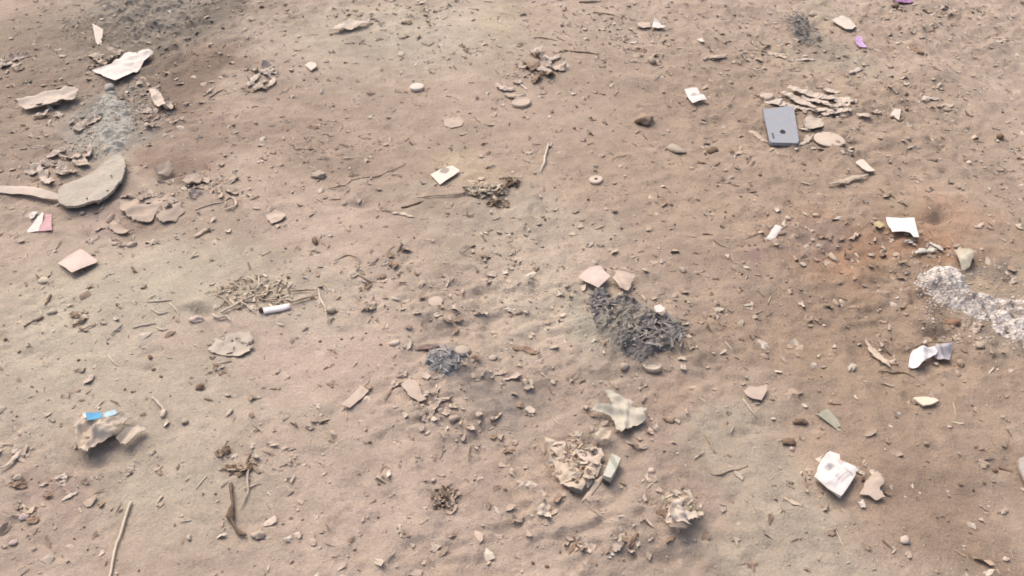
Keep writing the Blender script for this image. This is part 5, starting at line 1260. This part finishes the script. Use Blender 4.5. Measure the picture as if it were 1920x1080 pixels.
CLUSTERS = [
    (495, 145, 28, 24, 10, 22, 'lpo', 'in the upper left leaf cluster'),
    (1000, 126, 44, 26, 15, 22, 'lptd', 'in the far central leaf cluster'),
    (950, 160, 20, 24, 5, 14, 'lt', 'trailing left of the dusty tan bottle cap'),
    (658, 36, 36, 12, 6, 16, 'lpo', 'beside the lifted pale leaf at the top'),
    (805, 28, 26, 14, 9, 8, 'dl', 'in the dark crumbs at the top'),
    (890, 92, 26, 8, 7, 9, 'dlt', 'in the short row of crumbs at the top'),
    (1210, 100, 26, 12, 6, 13, 'ldt', 'around the stone near the far leaf cluster'),
    (100, 296, 66, 34, 18, 26, 'lpt', 'above the round slab'),
    (24, 122, 24, 16, 7, 24, 'lp', 'at the left edge near the top'),
    (115, 225, 60, 30, 10, 24, 'lpt', 'below the long crumpled tan strip'),
    (268, 174, 30, 22, 9, 18, 'tlc', 'on the reddish soil below the white paper sheet'),
    (300, 220, 50, 20, 12, 16, 'ptc', 'right of the ash trail'),
    (395, 348, 60, 22, 14, 22, 'ctl', 'above the curled straw loop'),
    (285, 380, 56, 22, 10, 22, 'c', 'on the cracked mud crust'),
    (270, 455, 80, 14, 5, 12, 'ct', 'below the cracked mud crust'),
    (132, 598, 26, 18, 8, 13, 'dlp', 'near the tapered dark twig'),
    (430, 648, 36, 18, 9, 16, 'op', 'on the matted leaf patch'),
    (395, 690, 26, 22, 5, 12, 'do', 'below the matted leaf patch'),
    (740, 705, 34, 20, 8, 16, 'tldc', 'left of the forked straws'),
    (825, 775, 34, 34, 13, 17, 'tlc', 'in the chaff below the small burnt tuft'),
    (905, 780, 30, 20, 7, 13, 'tldc', 'right of the chaff below the small burnt tuft'),
    (970, 705, 50, 24, 10, 20, 'tcl', 'on the low hump left of the big burnt clump'),
    (940, 840, 26, 28, 9, 11, 'ld', 'left of the crumpled leaf mass'),
    (1182, 1020, 24, 22, 8, 18, 'ldt', 'in the brown cluster at the bottom'),
    (1078, 1036, 22, 28, 7, 18, 'lpd', 'in the tan cluster at the bottom'),
    (1018, 965, 20, 18, 6, 18, 'lp', 'in the pale pair of scraps near the bottom'),
    (1240, 955, 24, 30, 6, 14, 'ld', 'against the crumpled leaf ball'),
    (1190, 800, 50, 26, 8, 14, 'lpo', 'around the star-shaped leaf'),
    (1520, 905, 18, 24, 6, 11, 'lp', 'at the left foot of the printed packet'),
    (1625, 885, 24, 14, 6, 12, 'lp', 'between the printed packet and the flat tan leaf'),
    (1655, 660, 28, 22, 5, 16, 'lt', 'around the curled bark'),
    (1755, 28, 40, 16, 8, 13, 'dlt', 'in the dark cluster at the top right'),
    (1740, 170, 60, 20, 6, 14, 'lt', 'on the broad earth hump at the right'),
    (738, 492, 18, 12, 6, 15, 'pld', 'right of the small arched twig'),
    (700, 520, 60, 26, 10, 11, 'dot', 'around the bow-shaped twig'),
    (830, 575, 80, 34, 14, 12, 'lotd', 'in the faint straw right of the cigarette butt'),
    (690, 570, 26, 14, 4, 18, 'tl', 'between the rounded stone and the faint straw'),
    (1320, 295, 40, 18, 6, 12, 'ld', 'right of the oblong tan stone'),
    (930, 480, 34, 22, 12, 10, 'dlo', 'in the withered grass right of the white flake'),
    (1050, 560, 40, 40, 10, 10, 'ol', 'left of the big burnt clump'),
    (1290, 640, 28, 24, 8, 12, 'dtl', 'at the right end of the big burnt clump'),
    (1500, 450, 50, 34, 9, 12, 'dlt', 'in the purple-grey soil'),
    (1630, 470, 60, 30, 9, 13, 'tcd', 'on the orange clay patch'),
    (1820, 640, 40, 30, 8, 14, 'tdl', 'below the pale ash heap'),
    (1420, 105, 40, 26, 6, 14, 'lo', 'left of the leaf strips below the ash tuft'),
    (1560, 210, 40, 12, 6, 14, 'lp', 'under the bark strips'),
    (1515, 255, 20, 16, 5, 12, 'lp', 'between the phone shell and the cream oval lid'),
    (460, 870, 34, 22, 5, 12, 'od', 'at the top of the forked weed stem'),
    (530, 860, 30, 24, 4, 16, 'tl', 'right of the forked weed stem'),
    (60, 950, 50, 60, 10, 14, 'tcd', 'in the reddish soil at lower left'),
    (20, 840, 24, 30, 5, 16, 'lp', 'around the bone-like strip'),
    (130, 910, 24, 26, 6, 14, 'pl', 'below the crumpled bag'),
    (255, 890, 26, 14, 5, 14, 'lp', 'at the shaded side of the crumpled bag'),
    (1760, 470, 40, 14, 6, 14, 'plo', 'between the white card and the curled film'),
    (1700, 450, 26, 14, 5, 12, 'o', 'under the near corner of the white card'),
    (200, 116, 26, 10, 6, 24, 'lt', 'behind the white paper sheet'),
    (1900, 330, 60, 40, 4, 12, 'lt', 'at the middle of the right edge'),
    (1350, 560, 60, 40, 6, 9, 'ld', 'in the bare soil right of the mottled card'),
    (600, 280, 70, 30, 6, 10, 'ct', 'on the brown soil left of the thin root'),
    (1150, 60, 60, 24, 6, 11, 'lt', 'left of the folded white scrap'),
]
for (cx, cy, rx, ry, num, size, kinds, where) in CLUSTERS:
    cluster(cx, cy, rx, ry, num, size, kinds, where)

# ------------------------------------------------------------------ loose grit and chaff too fine to count
BOX = (-2.3, 2.3, .40, 3.0)
g1_ = crumbs('soil_crumbs', 0, 0, 0, 0, 24000, .0006, .0024, GRIT, 'soil', None, seed=61, box=BOX, power=2.4)
g1_['label'] = 'fine loose soil crumbs over the whole ground'
g2_ = crumbs('soil_lumps', 0, 0, 0, 0, 450, .004, .008, GRIT, 'soil', None, seed=62, box=BOX, sub=ICO2, power=2.6, hz=.5)
g2_['label'] = 'loose soil lumps over the whole ground'
g3_ = crumbs('dark_grit', 0, 0, 0, 0, 2600, .0007, .0022, GRIT, [C(140, 114, 96), C(156, 130, 110), C(124, 100, 84)], None, seed=63, box=BOX)
g3_['label'] = 'sparse dark grit over the whole ground'
g4_ = crumbs('pale_grit', 0, 0, 0, 0, 3000, .0008, .0026, GRIT, [W_(226, 206, 190, 1.5), W_(218, 196, 178, 1.5)], None, seed=64, box=BOX)
g4_['label'] = 'sparse pale grit over the whole ground'
CH = flakes('straw_chips', 960, 420, 1300, 900, 900, .0025, .007, SHRED, [C(218, 196, 172), C(200, 174, 150), C(176, 148, 124), C(150, 124, 102)], None, hmax=.0, seed=65, long=3.5, flatness=.85)
CH['label'] = 'tiny chips of straw and leaf over the whole ground'

ZONES = []
for (cx, cy, rx, ry, num, size, kinds, where) in CLUSTERS:
    gx, gy = plane_hit(cx, cy); sx, sy = px_scale(cx, cy)
    ZONES.append((gx, gy, rx * sx * 1.5, ry * sy * 1.6, 1.0))
def leafiness(x, y):
    t = np.zeros_like(x)
    for g in ZONES:
        t = np.maximum(t, gauss(x, y, g))
    return t
def thin_flakes(name, label, num, seed, r0, r1, thick, tilt, density, colour, el=(.45, .9), curl=.12):
    rs = np.random.RandomState(seed)
    x = rs.uniform(BOX[0], BOX[1], num); y = rs.uniform(BOX[2], BOX[3], num)
    k = rs.uniform(0, 1, num) < density(x, y); x, y = x[k], y[k]
    m = len(x); n = 7
    r = r0 + (r1 - r0) * rs.uniform(0, 1, m) ** 2.2
    a = np.sort(rs.uniform(0, 2 * math.pi, (m, n)), 1) * .4 + .6 * (np.arange(n) * 2 * math.pi / n)[None]
    q = rs.uniform(.5, 1.25, (m, n)) * r[:, None]; e_ = rs.uniform(el[0], el[1], m)[:, None]; ro = rs.uniform(0, 6.28, m)[:, None]
    u = q * np.cos(a); v = q * np.sin(a) * e_
    X = u * np.cos(ro) - v * np.sin(ro); Y = u * np.sin(ro) + v * np.cos(ro)
    tx = rs.normal(0, tilt, m)[:, None]; ty = rs.normal(.04, tilt, m)[:, None]
    px_, py_ = x[:, None] + X, y[:, None] + Y
    z0 = (H(x, y) + .0008 + r * .08)[:, None]
    Z = z0 + X * tx + Y * ty + rs.normal(.04, curl * .7, (m, n)) * r[:, None]
    th = (.0004 + thick * r)[:, None]
    cx = np.column_stack([x, y, z0[:, 0] + r * rs.uniform(-.05, curl, m)])
    V = np.concatenate([np.stack([px_, py_, Z], 2), np.stack([px_ * .97 + x[:, None] * .03, py_ * .97 + y[:, None] * .03, Z - th], 2), cx[:, None, :]], 1)
    nb = 2 * n + 1
    f = []
    for i in range(n):
        j = (i + 1) % n
        f += [(2 * n, i, j), (i, i + n, j + n), (i, j + n, j)]
    F = (np.array(f)[None] + (np.arange(m) * nb)[:, None, None]).reshape(-1, 3)
    c = np.repeat(np.clip(colour(x, y, rs), 0, .8), nb, 0)
    o = link(name, mesh_from(name, V.reshape(-1, 3), F, GRIT, False, c)); o['kind'] = 'stuff'; o['label'] = label
thin_flakes('crust_flakes', 'thin flakes of dried mud crust over the whole ground', 9000, 71, .003, .010, .10, .14,
            lambda x, y: np.clip(roughness(x, y) ** 2 * .7, .03, 1), lambda x, y, rs: soil_colour(x, y) * rs.uniform(.92, 1.22, len(x))[:, None])
LP_ = np.array([C(218, 196, 177), C(208, 184, 164), C(228, 208, 190), C(196, 170, 150), C(174, 147, 127)])
thin_flakes('leaf_crumbs', 'fine crumbled dry leaf bits thickest where the leaf scraps lie', 32000, 73, .0018, .012, .03, .16,
            lambda x, y: np.clip(.32 + .68 * leafiness(x, y), 0, 1), lambda x, y, rs: LP_[rs.randint(5, size=len(x))] * rs.uniform(.9, 1.1, len(x))[:, None], el=(.2, .8), curl=.3)
thin_flakes('straw_slivers', 'fine slivers of straw and stalk pressed into the whole ground', 7000, 77, .004, .017, .05, .10,
            lambda x, y: np.clip(.22 + .5 * leafiness(x, y), 0, 1), lambda x, y, rs: LP_[rs.randint(5, size=len(x))] * rs.uniform(.8, 1.1, len(x))[:, None], el=(.05, .14), curl=.06)
